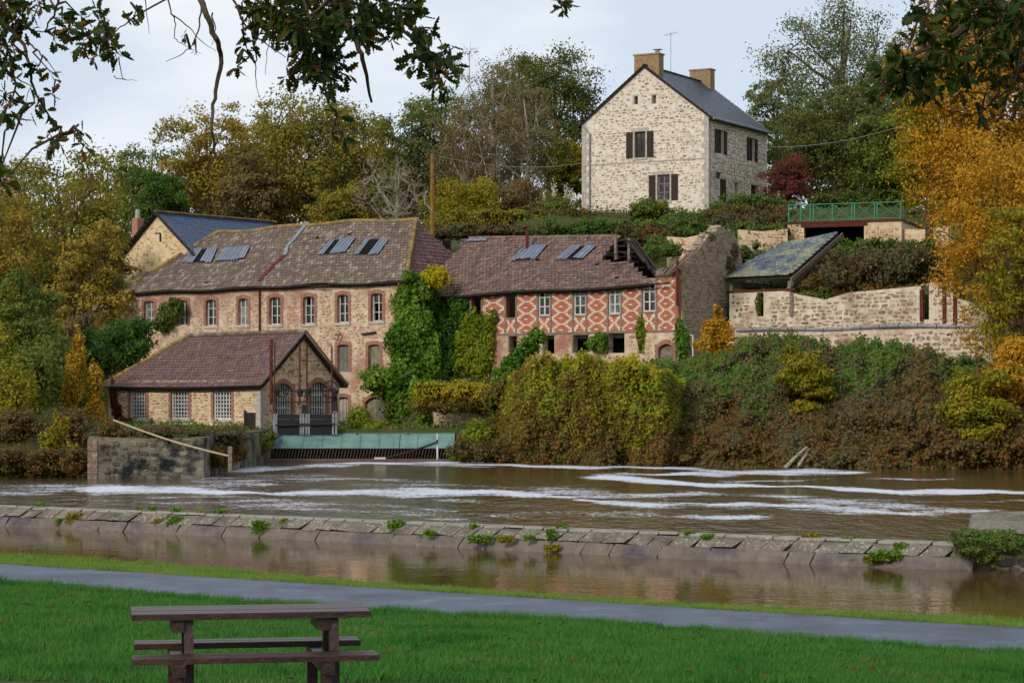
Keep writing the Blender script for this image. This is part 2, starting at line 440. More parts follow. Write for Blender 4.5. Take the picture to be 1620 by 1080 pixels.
def tree(px, ytop, ybot, wpx, D, m, label, bark=None, name='tree', dens=1., leaf=.3, zbase=None, seed=1, lobes=11, twigs=0, cat='tree', group=None, ground_py=None, flat=.55, skew=0, air=.0):
    r = random.Random(seed); X = (px - 810) / F * D
    zt = HC + (HZ - ytop) / F * D; zb = HC + (HZ - ybot) / F * D; Rr = wpx / F * D / 2
    g = ground_z(X, D) if zbase is None else zbase
    g = min(g, zb - .5)
    root = empty(name, (X, D, g), 0, label, cat, group); zc = (zt + zb) / 2 - g; Rz = (zt - zb) / 2; ht = zt - g
    mb = MB(); tr = max(.12, ht * .022)
    tp = [Vector((0, 0, -.3)), Vector((r.uniform(-.2, .2), 0, ht * .25)), Vector((r.uniform(-.4, .4) + skew * .3, r.uniform(-.3, .3), ht * .55)), Vector((r.uniform(-.5, .5) + skew, r.uniform(-.3, .3), ht * .9))]
    mb.tube(tp, [tr * 1.25, tr, tr * .6, tr * .12], 8)
    def tpt(f):
        z = f * ht
        for i in range(3):
            if tp[i].z <= z <= tp[i + 1].z:
                return tp[i].lerp(tp[i + 1], (z - tp[i].z) / (tp[i + 1].z - tp[i].z))
        return tp[-1]
    cl = []
    for k in range(lobes):
        ph = 2.39996 * k + r.uniform(-.4, .4); u = -0.85 + 1.75 * (k + .5) / lobes
        rr = math.sqrt(max(.05, 1 - u * u)); f = r.uniform(.52, .72)
        lc = Vector((math.cos(ph) * rr * Rr * f + skew, math.sin(ph) * rr * Rr * f, zc + u * Rz * f * 1.1)); lr = r.uniform(.4, .54) * (.78 if lobes > 16 else 1)
        st = tpt(max(.12, min(.85, (lc.z / ht) * r.uniform(.6, .85)))); mid = (st + lc) / 2 + Vector((0, 0, r.uniform(-.3, .2)))
        mb.tube([st, mid, lc], [tr * .4, tr * .28, tr * .12], 5, False)
        nclump = int(13 * (1 if lobes > 8 else 1.4))
        for c in range(nclump):
            d = Vector((r.gauss(0, 1), r.gauss(0, 1), r.gauss(.25, 1))).normalized(); q = r.uniform(.6, 1.0)
            cc = lc + Vector((d.x * Rr * lr * q, d.y * Rr * lr * q, d.z * Rz * lr * q * .9))
            cl.append((cc, r.uniform(.12, .2) * Rr))
            if c % 3 == 0: mb.tube([lc.lerp(cc, .05), lc.lerp(cc, .55) + Vector((0, 0, .1)), cc], [tr * .12, tr * .08, .015], 4, False)
            if twigs:
                for _ in range(twigs):
                    d2 = Vector((r.gauss(0, 1), r.gauss(0, 1), r.gauss(.6, 1))).normalized() * r.uniform(.08, .2) * Rr
                    mb.tube([lc.lerp(cc, r.uniform(.5, 1)), cc + d2 * .6, cc + d2 + Vector((0, 0, .1))], [.022, .014, .006], 3, False)
    mb.build('trunk', bark or MAT['bark'], root)
    nl = int(92 * dens); leaf = leaf * .78; C = []; N = []
    for cc, cr_ in cl:
        n = max(4, int(nl * r.uniform(.6 - air * .5, 1.4)))
        p = rng.normal(size=(n, 3)) * np.array((cr_, cr_, cr_ * flat)) * .72; C.append(p + np.array(cc)); N.append(p / (np.linalg.norm(p, axis=1, keepdims=True) + 1e-9) + np.array((0, 0, .5)))
    C = np.concatenate(C); N = np.concatenate(N)
    c = npmesh('crown', leaf_quads(C, leaf, N, .6), 4, m, root); c['kind'] = 'stuff'
    return root

def smooth(x, a, b):
    t = np.clip((np.asarray(x, float) - a) / (b - a), 0, 1); return t * t * (3 - 2 * t)
def line(pts):       # (px, py, depth of that ground plane below the eye) -> X -> Y function with linear ends
    q = sorted(((p[0] - 810) / F * (p[2] * F / (p[1] - HZ)), p[2] * F / (p[1] - HZ)) for p in pts)
    xs = [a for a, b in q]; ys = [b for a, b in q]
    xs = [xs[0] - 300] + xs + [xs[-1] + 300]; s0 = (ys[1] - ys[0]) / (q[1][0] - q[0][0]) * .6; s1 = (ys[-1] - ys[-2]) / (q[-1][0] - q[-2][0]) * .6
    ys = [ys[0] + min(8, abs(s0) * 25)] + ys + [ys[-1] - min(3, abs(s1) * 25)]
    xs[0] = q[0][0] - 25; xs[-1] = q[-1][0] + 25
    return lambda X: np.interp(X, xs, ys)
path_far = line([(0, 895, 2.9), (540, 930, 2.9), (1080, 965, 2.9), (1620, 998, 2.9)])
path_near = line([(0, 922, 2.9), (400, 957, 2.9), (1000, 992, 2.9), (1620, 1040, 2.9)])
canal_near = line([(0, 872, 2.9), (270, 888, 2.9), (540, 914, 2.9), (810, 932, 2.9), (1080, 951, 2.9), (1620, 974, 2.9)])
wall_y = line([(0, 798, 2.65), (540, 819, 2.65), (810, 830, 2.65), (1080, 841, 2.65), (1500, 856, 2.65)])
def bank_y(X): return np.interp(X, [-200, -60, -18.5, -16.5, -13.2, -12.6, -3, -.3, 8.2, 18.6, 22.5, 60, 200], [80, 84, 84.8, 86.3, 86.3, 113, 113, 109, 102, 97, 96, 93, 90])
def long_wall_y(X): return np.interp(X, [10.5, 22, 60], [122.5, 113.7, 100])
def ground_z(X, Y):
    X = np.asarray(X, float); Y = np.asarray(Y, float); X, Y = np.broadcast_arrays(X, Y)
    z = np.zeros(X.shape); y0, y1, y2, y4 = path_near(X), path_far(X), canal_near(X), bank_y(X)
    near = np.where(Y < 17, .46, .46 + (-.15 - .46) * np.clip((Y - 17) / (y0 - 17), 0, 1))
    near = near + .02 * np.sin(X * 1.7) * np.sin(Y * .9) * (Y < y0 - .5)
    z = np.where(Y < y0, near, -.15)
    z = np.where(Y > y1, -.15 - .1 * np.clip((Y - y1) / (y2 - y1), 0, 1), z)
    z = np.where(Y > y2, -.25 - 1.3 * smooth(Y, y2, y2 + 1.2), z)
    t = Y - y4
    # left profile
    wl_ = smooth(X, -17, -15.2)
    zl = np.interp(Y, [0, 100, 136, 142, 152, 165, 200, 260, 400, 900], [1.45, 1.5, 1.6, 2.2, 8, 11, 17, 22, 26, 30])
    zl = zl + (2.3 * smooth(Y, 119.5, 121) * smooth(X, -5.6, -5) * (Y < 142))
    sl = np.clip(t / (6 - 5.6 * wl_), 0, 1) * 1.0
    zleft = -1.5 + (zl + 1.5) * sl
    fl = smooth(-X, 24, 34); zleft = zleft + fl * np.clip((Y - 95) * .08, 0, 6) * (1 - smooth(Y, 140, 190))
    # right profile
    lw = long_wall_y(X); far_r = smooth(X, 9.6, 10.6)
    zr1 = np.where(t < 0, -1.5, np.interp(t, [0, 1, 9, 14], [-1.5, .1, 4.2, 4.8]))
    zr1 = np.where(Y > 131, np.interp(Y, [131, 136, 143, 148, 172, 190, 260, 400, 900], [4.9, 10.6, 13.5, 15.3, 15.4, 18, 24, 27, 30]), zr1)
    f = np.clip((t) / np.maximum(lw - y4, 1), 0, 1)
    zr2 = np.interp(f, [0, .05, .3, .7, 1], [-1.5, .1, 1.6, 4.0, 4.7])
    dd = Y - lw
    zhi = np.interp(Y, [100, 126, 137, 142, 146, 172, 190, 260, 400, 900], [8.0, 9.2, 11.9, 12.6, 15.2, 15.5, 18, 24, 27, 30])
    zr2 = np.where(dd > .9, 4.7 + (zhi - 4.7) * smooth(dd, .9, 2.2), zr2)
    zright = zr1 * (1 - far_r) + zr2 * far_r
    mixx = smooth(X, -.9, .3) * (Y < 131) + smooth(X, -9, 1) * (Y >= 131)
    zf = zleft * (1 - mixx) + zright * mixx
    zf = zf + .25 * np.sin(X * .31 + 1) * np.sin(Y * .23) * (zf > 6)
    z = np.where(t > 0, zf, z)
    return z if z.shape else float(z)

# ------------------------------------------------------------------ materials
MAT = {}
MAT['bark'] = surf('bark', H('2a221a', '4a3e30', '5c5040'), 6, .95, .6, 12)
MAT['bark_pale'] = surf('bark_pale', H('5b5447', '8b8474', 'a8a08e'), 5, .9, .4, 14)
MAT['twig'] = surf('twig', H('2b2119', '54442f'), 5, .95, 0)
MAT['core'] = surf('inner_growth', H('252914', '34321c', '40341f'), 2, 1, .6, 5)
MAT['mortar_house'] = surf('mortar_house', H('b3a796', 'cfc4b4', 'ddd2c3'), 4, .95, .5, 30, [('958a7a', .7, .55, .8), ('6f6558', 2.2, .62, .85)])
MAT['stone_house'] = surf('stone_house', H('6b5440', '86705a', '9a8468', 'b3a286', '8a8378', 'bcae96', 'a58a68'), 3, .9, .5, 30, island=True)
MAT['mortar_mill'] = surf('mortar_mill', H('9c8874', 'bca68e', 'd2bea4'), 2.5, .95, .5, 26, [('96695a', .35, .5, .66), ('6d5a4a', 1.3, .6, .8)])
MAT['stone_mill'] = surf('stone_mill', H('6b4e3a', '9a7456', 'b8946f', '80644f', 'd0b48e', '98694f', 'c4ae90', '5c4838'), 3, .9, .5, 26, [('96695a', .35, .52, .7)], island=True)
MAT['mortar_annex'] = surf('mortar_annex', H('ad967a', 'c8b090', 'd8c4a8'), 2.5, .95, .5, 26, [('7d6a52', .9, .58, .8)])
MAT['stone_annex'] = surf('stone_annex', H('5e4434', '94704f', 'b09070', 'c8ac88', '7a6452', 'd0b894'), 3, .9, .5, 26, island=True)
MAT['mortar_back'] = surf('mortar_back', H('b39b76', 'cbb48e', 'd8c4a0'), 2, .95, .4, 24, [('8a6d48', 1.2, .58, .8)])
MAT['stone_back'] = surf('stone_back', H('6d5236', 'a3825a', 'c4a274', 'cfb083'), 3, .9, .4, 24, island=True)
MAT['mortar_wall'] = surf('mortar_wall', H('a89880', 'c6b8a2', 'd8cab6'), 2.5, .95, .8, 14, [('86705a', .45, .5, .7), ('54503c', 1.4, .6, .76), ('b08e72', .8, .55, .75)])
MAT['stone_wall'] = surf('stone_wall', H('4e3c2e', '7a5f48', '94785e', 'a89078', '6b5c4e', 'b8a690', '8a705a', 'c4b6a4'), 3, .9, .6, 24, [('5a4c3a', .45, .55, .75)], island=True)
MAT['mortar_grey'] = surf('mortar_grey', H('887a66', 'a6957e', 'b8a890'), 3, .95, 1., 10, [('9a7a52', 1.1, .58, .75), ('5c554a', 1.8, .56, .75)])
MAT['stone_grey'] = surf('stone_grey', H('6e6457', '8e8272', 'a89b88', '9a8464'), 4, .95, .7, 20, island=True)
MAT['mortar_dark'] = surf('mortar_dark', H('4e4a40', '6b6557', '857d6c'), 2, .9, .8, 14, [('1c1d20', 1.1, .48, .6), ('8d8676', 2.2, .66, .78)])
MAT['stone_dark'] = surf('stone_dark', H('2c2b2a', '4a463e', '6a6353', '857c6a', '9a917d'), 2, .85, .6, 18, [('1a1b1f', 1.1, .47, .58)], island=True)
MAT['brick'] = surf('brick', H('80584a', '926656', '9e7260', '885c4e'), 8, .9, .3, 30, island=True, dirt=[('6b5648', 1.5, .6, .8)])
MAT['brick_red'] = surf('brick_red', H('8f5443', 'a05f4b', 'ab6b56'), 8, .9, .4, 30, [('86564a', 1.2, .5, .75), ('5a3f34', 3, .66, .8)])
def brickify(m, sx=4.2, rowh=.075):
    nt = m.node_tree; b = nt.nodes['Principled BSDF']; t = nt.nodes.new('ShaderNodeTexCoord'); sp_ = nt.nodes.new('ShaderNodeSeparateXYZ'); cb = nt.nodes.new('ShaderNodeCombineXYZ')
    nt.links.new(t.outputs['Object'], sp_.inputs[0]); nt.links.new(sp_.outputs['X'], cb.inputs['X']); nt.links.new(sp_.outputs['Z'], cb.inputs['Y'])
    br = nt.nodes.new('ShaderNodeTexBrick'); br.inputs['Scale'].default_value = 1; br.inputs['Brick Width'].default_value = .22; br.inputs['Row Height'].default_value = rowh; br.inputs['Mortar Size'].default_value = .009
    br.inputs['Color1'].default_value = (.75, .75, .75, 1); br.inputs['Color2'].default_value = (1.15, 1.1, 1.05, 1); br.inputs['Mortar'].default_value = (1.25, 1.35, 1.4, 1); nt.links.new(cb.outputs[0], br.inputs['Vector'])
    src = b.inputs['Base Color'].links[0].from_socket; nt.links.new(mix(nt, 1., src, br.outputs['Color'], 'MULTIPLY'), b.inputs['Base Color'])
brickify(MAT['brick_red'])
MAT['brick_pale'] = surf('brick_pale', H('bba68c', 'd0bda3', 'dccbb4'), 5, .9, .2, 30, island=True, dirt=[('a08468', 2, .6, .78)])
MAT['tile'] = surf('tile', H('463536', '5e4945', '70584e', '524542', '80695c', '594844', '988a7c'), 2, .9, .3, 30, [('726852', .5, .58, .82), ('9c968c', 6, .63, .71)], island=True)
MAT['tile_old'] = surf('tile_old', H('4a3e3a', '64544c', '5e5246', '78695a', '5a4c44', '90867a', '6a5c50'), 2, .9, .3, 30, [('746a52', .45, .52, .8), ('a09a90', 6, .62, .7), ('5d464e', .7, .55, .75)], island=True)
MAT['tile_purple'] = surf('tile_purple', H('4e3b3e', '624c4c', '705652', '584442', '88746c'), 2, .9, .3, 30, [('6e6450', .5, .56, .76), ('96908a', 8, .67, .72)], island=True)
MAT['tile_moss'] = surf('tile_moss', H('7a6438', '8f7640', '6e5e40', '62524a'), 3, .95, .4, 20, island=True)
MAT['slate'] = surf('slate', H('262c3a', '323a4a', '3a4456', '2c3340'), 3, .42, .2, 30, [('596057', 2.5, .62, .8)], island=True, spec=.5)
MAT['slate_blue'] = surf('slate_blue', H('22304c', '2c3c5a', '354766', '28344c'), 3, .45, .2, 30, [('6b6a5c', 3, .66, .8)], island=True, spec=.5)
MAT['slate_moss'] = surf('slate_moss', H('2f3a52', '3b4a68', '4a5668', '5b6566'), 3, .55, .3, 30, [('84866a', .9, .45, .6), ('aeb09a', 5, .57, .66)], island=True)
MAT['deck'] = surf('roof_deck', H('2a211c', '3a2e26'), 3, .95, .3)
MAT['wood_dark'] = surf('wood_dark', H('1c1612', '2c231d', '3a2f27'), 8, .8, .3, 30, stretch=(1, 1, .2))
MAT['wood_grey'] = surf('wood_grey', H('5a5047', '776a5d', '8a7d6f'), 8, .9, .3, 30)
MAT['white_paint'] = surf('white_paint', H('a8a49c', 'c2bfb8', 'd0cdc6'), 6, .7, .2, 30, [('7a6c5c', 3, .62, .8)])
MAT['shutter'] = surf('shutter', H('2e211d', '3b2b25'), 6, .8, .2)
MAT['rust'] = surf('rust', H('3c1f18', '54281c', '6b3524'), 8, .9, .3, 40)
MAT['iron'] = surf('iron', H('12110f', '211d1a', '30261f'), 8, .7, .3, 40)
MAT['black_board'] = surf('black_board', H('0b0c10', '14161c'), 2, .5, .1)
MAT['dark_void'] = surf('dark_void', H('040404', '0a0908'), 2, 1, 0)  # near-black colour standing in for the dark inside openings
MAT['teal'] = surf('teal_metal', H('4e6a62', '5f7f76', '6e8c82'), 1.6, .6, .15, 20, [('6b5a44', 2.5, .66, .78)], spec=.4)
MAT['blue_metal'] = surf('blue_metal', H('3a5468', '4a6478'), 3, .6, .1)
MAT['bar_rust'] = surf('bar_rust', H('2c211b', '43332a', '57483c'), 6, .9, .2)
MAT['zinc'] = surf('zinc', H('5e6268', '74787e', '868a8e'), 4, .5, .1, spec=.5)
MAT['sheet'] = surf('fibre_sheet', H('49505e', '616a7a', '78808e', '555c68'), 3, .6, .2, 30, island=True, dirt=[('4e463e', 2.5, .6, .8)])
MAT['granite'] = surf('granite', H('8e857a', 'a79e92', 'b8b0a4'), 4, .9, .3, 40)
MAT['board_grey'] = surf('board_grey', H('57564f', '6b6a62', '7a786c'), 3, .85, .2, 20, [('4a4036', 2, .6, .8)])
MAT['plaster'] = surf('plaster', H('6c6656', '857e6a', '948c76'), 2, .95, .3, 20, [('4a5030', 1.2, .5, .7)])
MAT['green_rail'] = surf('green_rail', H('0f6a4e', '1a7e5e'), 3, .5, 0, spec=.5)
MAT['rope'] = surf('rope_pipe', H('a08d74', 'bba88e'), 6, .7, .1)
MAT['coping'] = surf('coping', H('5c564c', '716a5e', '80796b'), 5, .95, 1., 24, [('a39f8a', 14, .54, .62), ('564f47', 1.2, .48, .66), ('b8b5a2', 28, .6, .67)], island=True, isl_mix=.35)
MAT['wet_stone'] = surf('wet_stone', H('544c45', '645a52', '70675e', '5c5551'), 3, .7, 1., 14, [('8a8072', 5, .6, .72), ('45424a', .9, .5, .7), ('3a3430', 2.4, .6, .75)], island=True, isl_mix=.35)
MAT['coping_top'] = surf('coping_top', H('77756b', '8e8d82'), 4, .8, .4, 20)
MAT['table_wood'] = surf('table_wood', H('1c0c07', '2e160d', '452618'), 5, .4, .35, 18, [('5a463e', 3, .64, .82)], stretch=(.6, 9, 3), spec=.5)
MAT['asphalt'] = surf('asphalt', H('343c4e', '47516a', '5e6a82'), 45, .42, .8, 70, [('737a8a', 1.3, .54, .7), ('2f374a', .6, .47, .62), ('868a94', 60, .64, .69), ('3a3a38', 3.5, .66, .74)], spec=.45)
MAT['earth'] = surf('earth', H('2d3317', '3f421f', '4c4528'), 1.5, 1, .8, 6, [('33481c', .3, .42, .6), ('5a4a2c', 1.4, .6, .75)])
MAT['lichen_yellow'] = surf('lichen_brick', H('80704e', '94805a', '8a7058', '786254'), 5, .95, .3, 20)
MAT['steel'] = surf('steel', H('8a8a8a', 'a2a2a0'), 3, .4, 0, metal=.6)
def glassmat(name, c, r=.12):
    m, nt, b = newmat(name); cc = ramp(nt, c, maprange(nt, noise(nt, 1.8, 2), .35, .65)); nt.links.new(cc, b.inputs['Base Color'])
    b.inputs['Roughness'].default_value = r; b.inputs['Specular IOR Level'].default_value = .5; return m
MAT['glass'] = glassmat('glass', H('14171a', '2a2d2e', '4a4c4a'))
MAT['glass_pale'] = glassmat('glass_pale', H('3c4048', '6b6e70', '8d8c86'), .3)
# leaves
LM = {}
LM['olive'] = leafmat('leaf_olive', H('515a21', '676925', '7f792c', '9a8837', '5a6323'))
LM['olive_yellow'] = leafmat('leaf_olive_yellow', H('5c6221', '796f2c', '958234', 'a88e3a', '646425'))
LM['green'] = leafmat('leaf_green', H('485821', '5a6829', '6e7b30', '7d7f39'))
LM['dark'] = leafmat('leaf_dark', H('3c4c26', '4c592c', '5e6731', '726b33', '45522f'))
LM['blue_green'] = leafmat('leaf_blue_green', H('465a3f', '556b42', '677648', '887d44', '4f5e46'))
LM['cypress'] = leafmat('leaf_cypress', H('3a5823', '4b6b2c', '5a7932'))
LM['brown'] = leafmat('leaf_brown', H('595731', '72643c', '816b43', '62603a', '8a7447'))
LM['birch'] = leafmat('leaf_birch', H('5b5b35', '726a3e', '817049', '60603c', '8f7b4c'))
LM['gold'] = leafmat('leaf_gold', H('6a6e1e', '94801e', 'b88f26', 'c48e28', 'a8721e', '787424'), pmix=.55)
LM['gold_green'] = leafmat('leaf_gold_green', H('48601c', '687420', '8c8422', 'a89026', '50661e'), pmix=.45)
LM['ivy'] = leafmat('leaf_ivy', H('365a1a', '4a701e', '64862a', '80983a', '4c6e22'), rough=.4)
LM['ivy_dark'] = leafmat('leaf_ivy_dark', H('2a4a18', '385c1c', '4a6e22', '60782a'), rough=.4)
LM['ivy_yellow'] = leafmat('leaf_ivy_yellow', H('5c761e', '74841f', '8f922c', '4e701e'), rough=.45)
LM['lime'] = leafmat('leaf_lime', H('8a8a14', 'a89c18', 'bfae22', '93961c'))
LM['hedge'] = leafmat('leaf_hedge', H('4a5e1e', '646c20', '847a24', '8e662a', '4e5c20', '744e2c', '968a28'), pmix=.5)
LM['hedge_top'] = leafmat('leaf_hedge_top', H('72801e', '90901e', 'ac9a22', 'bc9e28', '5e7420'), pmix=.5)
LM['bramble'] = leafmat('leaf_bramble', H('5c442a', '74502e', '545c28', '845834', '4c5828', '8e5a34', '6e6a34'), pmix=.5)
LM['bramble_green'] = leafmat('leaf_bramble_green', H('3c5824', '4c6c2a', '5e7a2e', '6c6630', '426026'), pmix=.5)
LM['bramble_grey'] = leafmat('leaf_bramble_grey', H('4e5c38', '606240', '785c42', '566440', '6c523a', '4a5a2e', '7a6a3c'), pmix=.5)
LM['red'] = leafmat('leaf_red', H('5c3428', '6e4032', '784a3a', '5e4a36'))
LM['grass'] = leafmat('grass_blade', H('1f4a1c', '2c6022', '3c752c', '5a8838', '2c5c26', '8a9650'), patch=.7, trans=.35, pmix=.55, rough=.5)
LM['verge'] = leafmat('verge_blade', H('3c6a1e', '547e28', '70903a', '8a9048', '4a7228'), patch=1.1, trans=.35, pmix=.4)
LM['oak'] = leafmat('leaf_oak', H('12210c', '1c300f', '2c3e12', '43440f', '5a3f14'), patch=1.2, trans=.22, pmix=.55)
LM['oak_brown'] = leafmat('leaf_oak_brown', H('362114', '583413', '624b17', '77431c'), patch=1.2, trans=.25)
LM['flower'] = leafmat('flower_white', H('c8c4a8', 'd8d4be'), trans=.2)

# ------------------------------------------------------------------ ground, path, water
def grid(name, xs, ys, zf, m, attr=None):
    nx, ny = len(xs), len(ys); Xg, Yg = np.meshgrid(xs, ys)
    if callable(ys[0] if len(ys) else None): pass
    Z = zf(Xg, Yg); V = np.stack([Xg, Yg, Z], -1).reshape(-1, 3).astype(np.float32)
    i = np.arange((nx - 1) * (ny - 1)); r_, c_ = i // (nx - 1), i % (nx - 1); a = r_ * nx + c_
    Fc = np.stack([a, a + 1, a + nx + 1, a + nx], -1).astype(np.int32)
    me = bpy.data.meshes.new(name); me.vertices.add(len(V)); me.vertices.foreach_set('co', V.ravel())
    me.loops.add(Fc.size); me.loops.foreach_set('vertex_index', Fc.ravel()); me.polygons.add(len(Fc))
    me.polygons.foreach_set('loop_start', np.arange(0, Fc.size, 4, dtype=np.int32)); me.polygons.foreach_set('loop_total', np.full(len(Fc), 4, np.int32))
    me.polygons.foreach_set('use_smooth', np.ones(len(Fc), bool)); me.update(calc_edges=True)
    return link(name, me, m)
xs = np.concatenate([np.linspace(-700, -70, 12), np.linspace(-60, -26, 20), np.arange(-25, 26, .7), np.linspace(27, 60, 20), np.linspace(75, 700, 12)])
ys = np.concatenate([np.linspace(-150, 10, 9), np.arange(12, 64, .55), np.arange(64, 82, 2), np.arange(83, 92, .7), np.arange(92, 150, .9), np.linspace(151, 200, 26), np.linspace(210, 1500, 26)])
tag(grid('ground', xs, ys, ground_z, MAT['earth']), kind='structure')

pm = MB(); px_ = np.linspace(-60, 60, 121)
for i in range(len(px_) - 1):
    a, b = px_[i], px_[i + 1]
    rows = []
    for X in (a, b):
        n_, f_ = float(path_near(X)), float(path_far(X)); rows.append([(X, n_ + (f_ - n_) * k / 4, -.105 + .02 * math.sin(k / 4 * math.pi)) for k in range(5)])
    for k in range(4): pm.add([rows[0][k], rows[1][k], rows[1][k + 1], rows[0][k + 1]], [(0, 1, 2, 3)])
tag(pm.build('path', MAT['asphalt'], smooth=True), kind='structure')

# water material
def watermat(name, foam=False, rip=.25, base=('46381f', '5c4a2c'), rough=.06, st=(1.6, .5, 1)):
    m, nt, b = newmat(name)
    c = ramp(nt, H(*base), maprange(nt, noise(nt, .25, 3, stretch=(1, .5, 1)), .35, .65))
    b.inputs['IOR'].default_value = 1.33; b.inputs['Specular IOR Level'].default_value = .5
    n_a = noise(nt, 1.3, 4, .6, stretch=st); n_b = noise(nt, 6, 3, .6, stretch=st)
    ad = nt.nodes.new('ShaderNodeMath'); ad.operation = 'MULTIPLY_ADD'; nt.links.new(n_b, ad.inputs[0]); ad.inputs[1].default_value = .18; nt.links.new(n_a, ad.inputs[2])
    bn = nt.nodes.new('ShaderNodeBump'); bn.inputs['Strength'].default_value = 1; bn.inputs['Distance'].default_value = rip
    nt.links.new(ad.outputs[0], bn.inputs['Height'])
    if foam:
        at = nt.nodes.new('ShaderNodeAttribute'); at.attribute_name = 'foam_sheen_density'
        fn = noise(nt, 3.4, 9, .86, stretch=(1.7, .55, 1)); fn2 = noise(nt, .8, 5, .65, stretch=(.5, .6, 1))
        f1 = nt.nodes.new('ShaderNodeMath'); f1.operation = 'MULTIPLY_ADD'; nt.links.new(fn2, f1.inputs[0]); f1.inputs[1].default_value = .55; nt.links.new(fn, f1.inputs[2])
        f2 = nt.nodes.new('ShaderNodeMath'); f2.operation = 'ADD'; nt.links.new(f1.outputs[0], f2.inputs[0]); nt.links.new(at.outputs['Fac'], f2.inputs[1])
        fm = maprange(nt, f2.outputs[0], 1.05, 1.22, 0, .9)
        c = mix(nt, fm, c, srgb('ccd2de')); rg = maprange(nt, fm, 0, 1, rough, .8); nt.links.new(rg, b.inputs['Roughness'])
    else: b.inputs['Roughness'].default_value = rough
    nt.links.new(c, b.inputs['Base Color']); nt.links.new(bn.outputs[0], b.inputs['Normal'])
    return m
# foam streaks on the river, plus grey sky sheen painted in as weak foam: (px, py) strokes, half thickness in rows, density
FOAM_SHEEN = [([(150, 772), (330, 778), (600, 780), (760, 776), (860, 785), (960, 795), (1050, 797)], 5, .62), ([(0, 775), (150, 772), (300, 770), (420, 764)], 8, .44),
        ([(380, 745), (450, 738), (560, 735), (700, 732), (820, 732)], 4.5, .5), ([(320, 757), (400, 760), (560, 756), (680, 762)], 7, .4), ([(560, 731), (740, 734), (900, 737), (1060, 741)], 1.8, .62),
        ([(740, 731), (790, 730), (820, 731)], 3, .7), ([(950, 755), (1000, 759), (1080, 764), (1200, 768), (1400, 776), (1620, 780)], 3, .68), ([(960, 752), (1080, 748), (1200, 748), (1350, 746)], 3.5, .58),
        ([(1080, 742), (1200, 745), (1340, 747)], 1.8, .55), ([(1150, 760), (1350, 758), (1500, 757)], 1.6, .45), ([(850, 775), (1000, 783), (1100, 782), (1250, 785), (1350, 795), (1480, 808), (1560, 806)], 6, .46),
        ([(1000, 800), (1100, 800), (1250, 804), (1480, 812)], 5, .42), ([(1080, 795), (1180, 797), (1300, 803), (1440, 811)], 3, .6), ([(1080, 815), (1200, 818)], 3.5, .5), ([(1280, 790), (1620, 793)], 1.6, .42),
        ([(360, 795), (450, 800), (560, 806), (650, 812), (740, 826)], 9, .4), ([(520, 800), (620, 800), (700, 806), (800, 815), (1000, 812), (1180, 820)], 5, .38), ([(250, 786), (480, 790)], 4, .38),  # broad weak strokes here paint the sky's grey sheen on ripples
        ([(0, 790), (200, 792), (400, 797)], 2.5, .36), ([(560, 766), (700, 768), (850, 770)], 3.5, .36), ([(700, 790), (860, 800)], 4, .34)]
def foam_sheen_density(X, Y):
    px = 810 + X / Y * F; py = HZ + HC / Y * F
    out = np.zeros(X.shape)
    for pts, th, d in FOAM_SHEEN:
        xp = [p[0] for p in pts]; yp = [p[1] for p in pts]
        yc = np.interp(px, xp, yp) + 1.5 * np.sin(px * .021 + th) + .8 * np.sin(px * .063 + d * 9)
        e = np.clip(1 - np.maximum(xp[0] - px, px - xp[-1]) / 60, 0, 1); ed = np.minimum(1, e)
        w = np.clip(1.2 - np.abs(py - yc) / (2.1 * th * (.75 + .35 * np.sin(px * .013 + yp[0]) + .2 * np.sin(px * .037 + th * 3))), 0, 1) * ed
        out = np.maximum(out, (d * .74) * np.clip(w * 1.05, 0, 1) ** .8)
    return out
rx = np.concatenate([np.linspace(-300, -32, 12), np.arange(-30, 30, .5), np.linspace(32, 300, 12)])
rt = np.concatenate([np.arange(0, 75, .4) , np.linspace(76, 120, 8)])
Xg = np.broadcast_to(rx, (len(rt), len(rx))); Yg = wall_y(Xg) - .12 + rt[:, None]
V = np.stack([Xg, Yg, np.zeros_like(Yg)], -1).reshape(-1, 3)
nx, ny = len(rx), len(rt); i_ = np.arange((nx - 1) * (ny - 1)); a_ = (i_ // (nx - 1)) * nx + i_ % (nx - 1)
Fc = np.stack([a_, a_ + 1, a_ + nx + 1, a_ + nx], -1).astype(np.int32)
me = bpy.data.meshes.new('river_water'); me.from_pydata(V.tolist(), [], Fc.tolist())
at_ = me.attributes.new('foam_sheen_density', 'FLOAT', 'POINT'); at_.data.foreach_set('value', foam_sheen_density(V[:, 0], V[:, 1]).astype(np.float32))
tag(link('river_water', me, watermat('river_water', True, .15)), kind='structure')
cm = MB(); cx = np.linspace(-120, 120, 121)
for a, b in zip(cx[:-1], cx[1:]):
    cm.add([(a, float(canal_near(a)) - 1, -.4), (b, float(canal_near(b)) - 1, -.4), (b, float(wall_y(b)) - .2, -.4), (a, float(wall_y(a)) - .2, -.4)], [(0, 1, 2, 3)])
tag(cm.build('canal_water', watermat('canal_water', False, .009, base=('4a3820', '5e4828'), rough=.04, st=(1.2, 1.0, 1))), kind='structure')

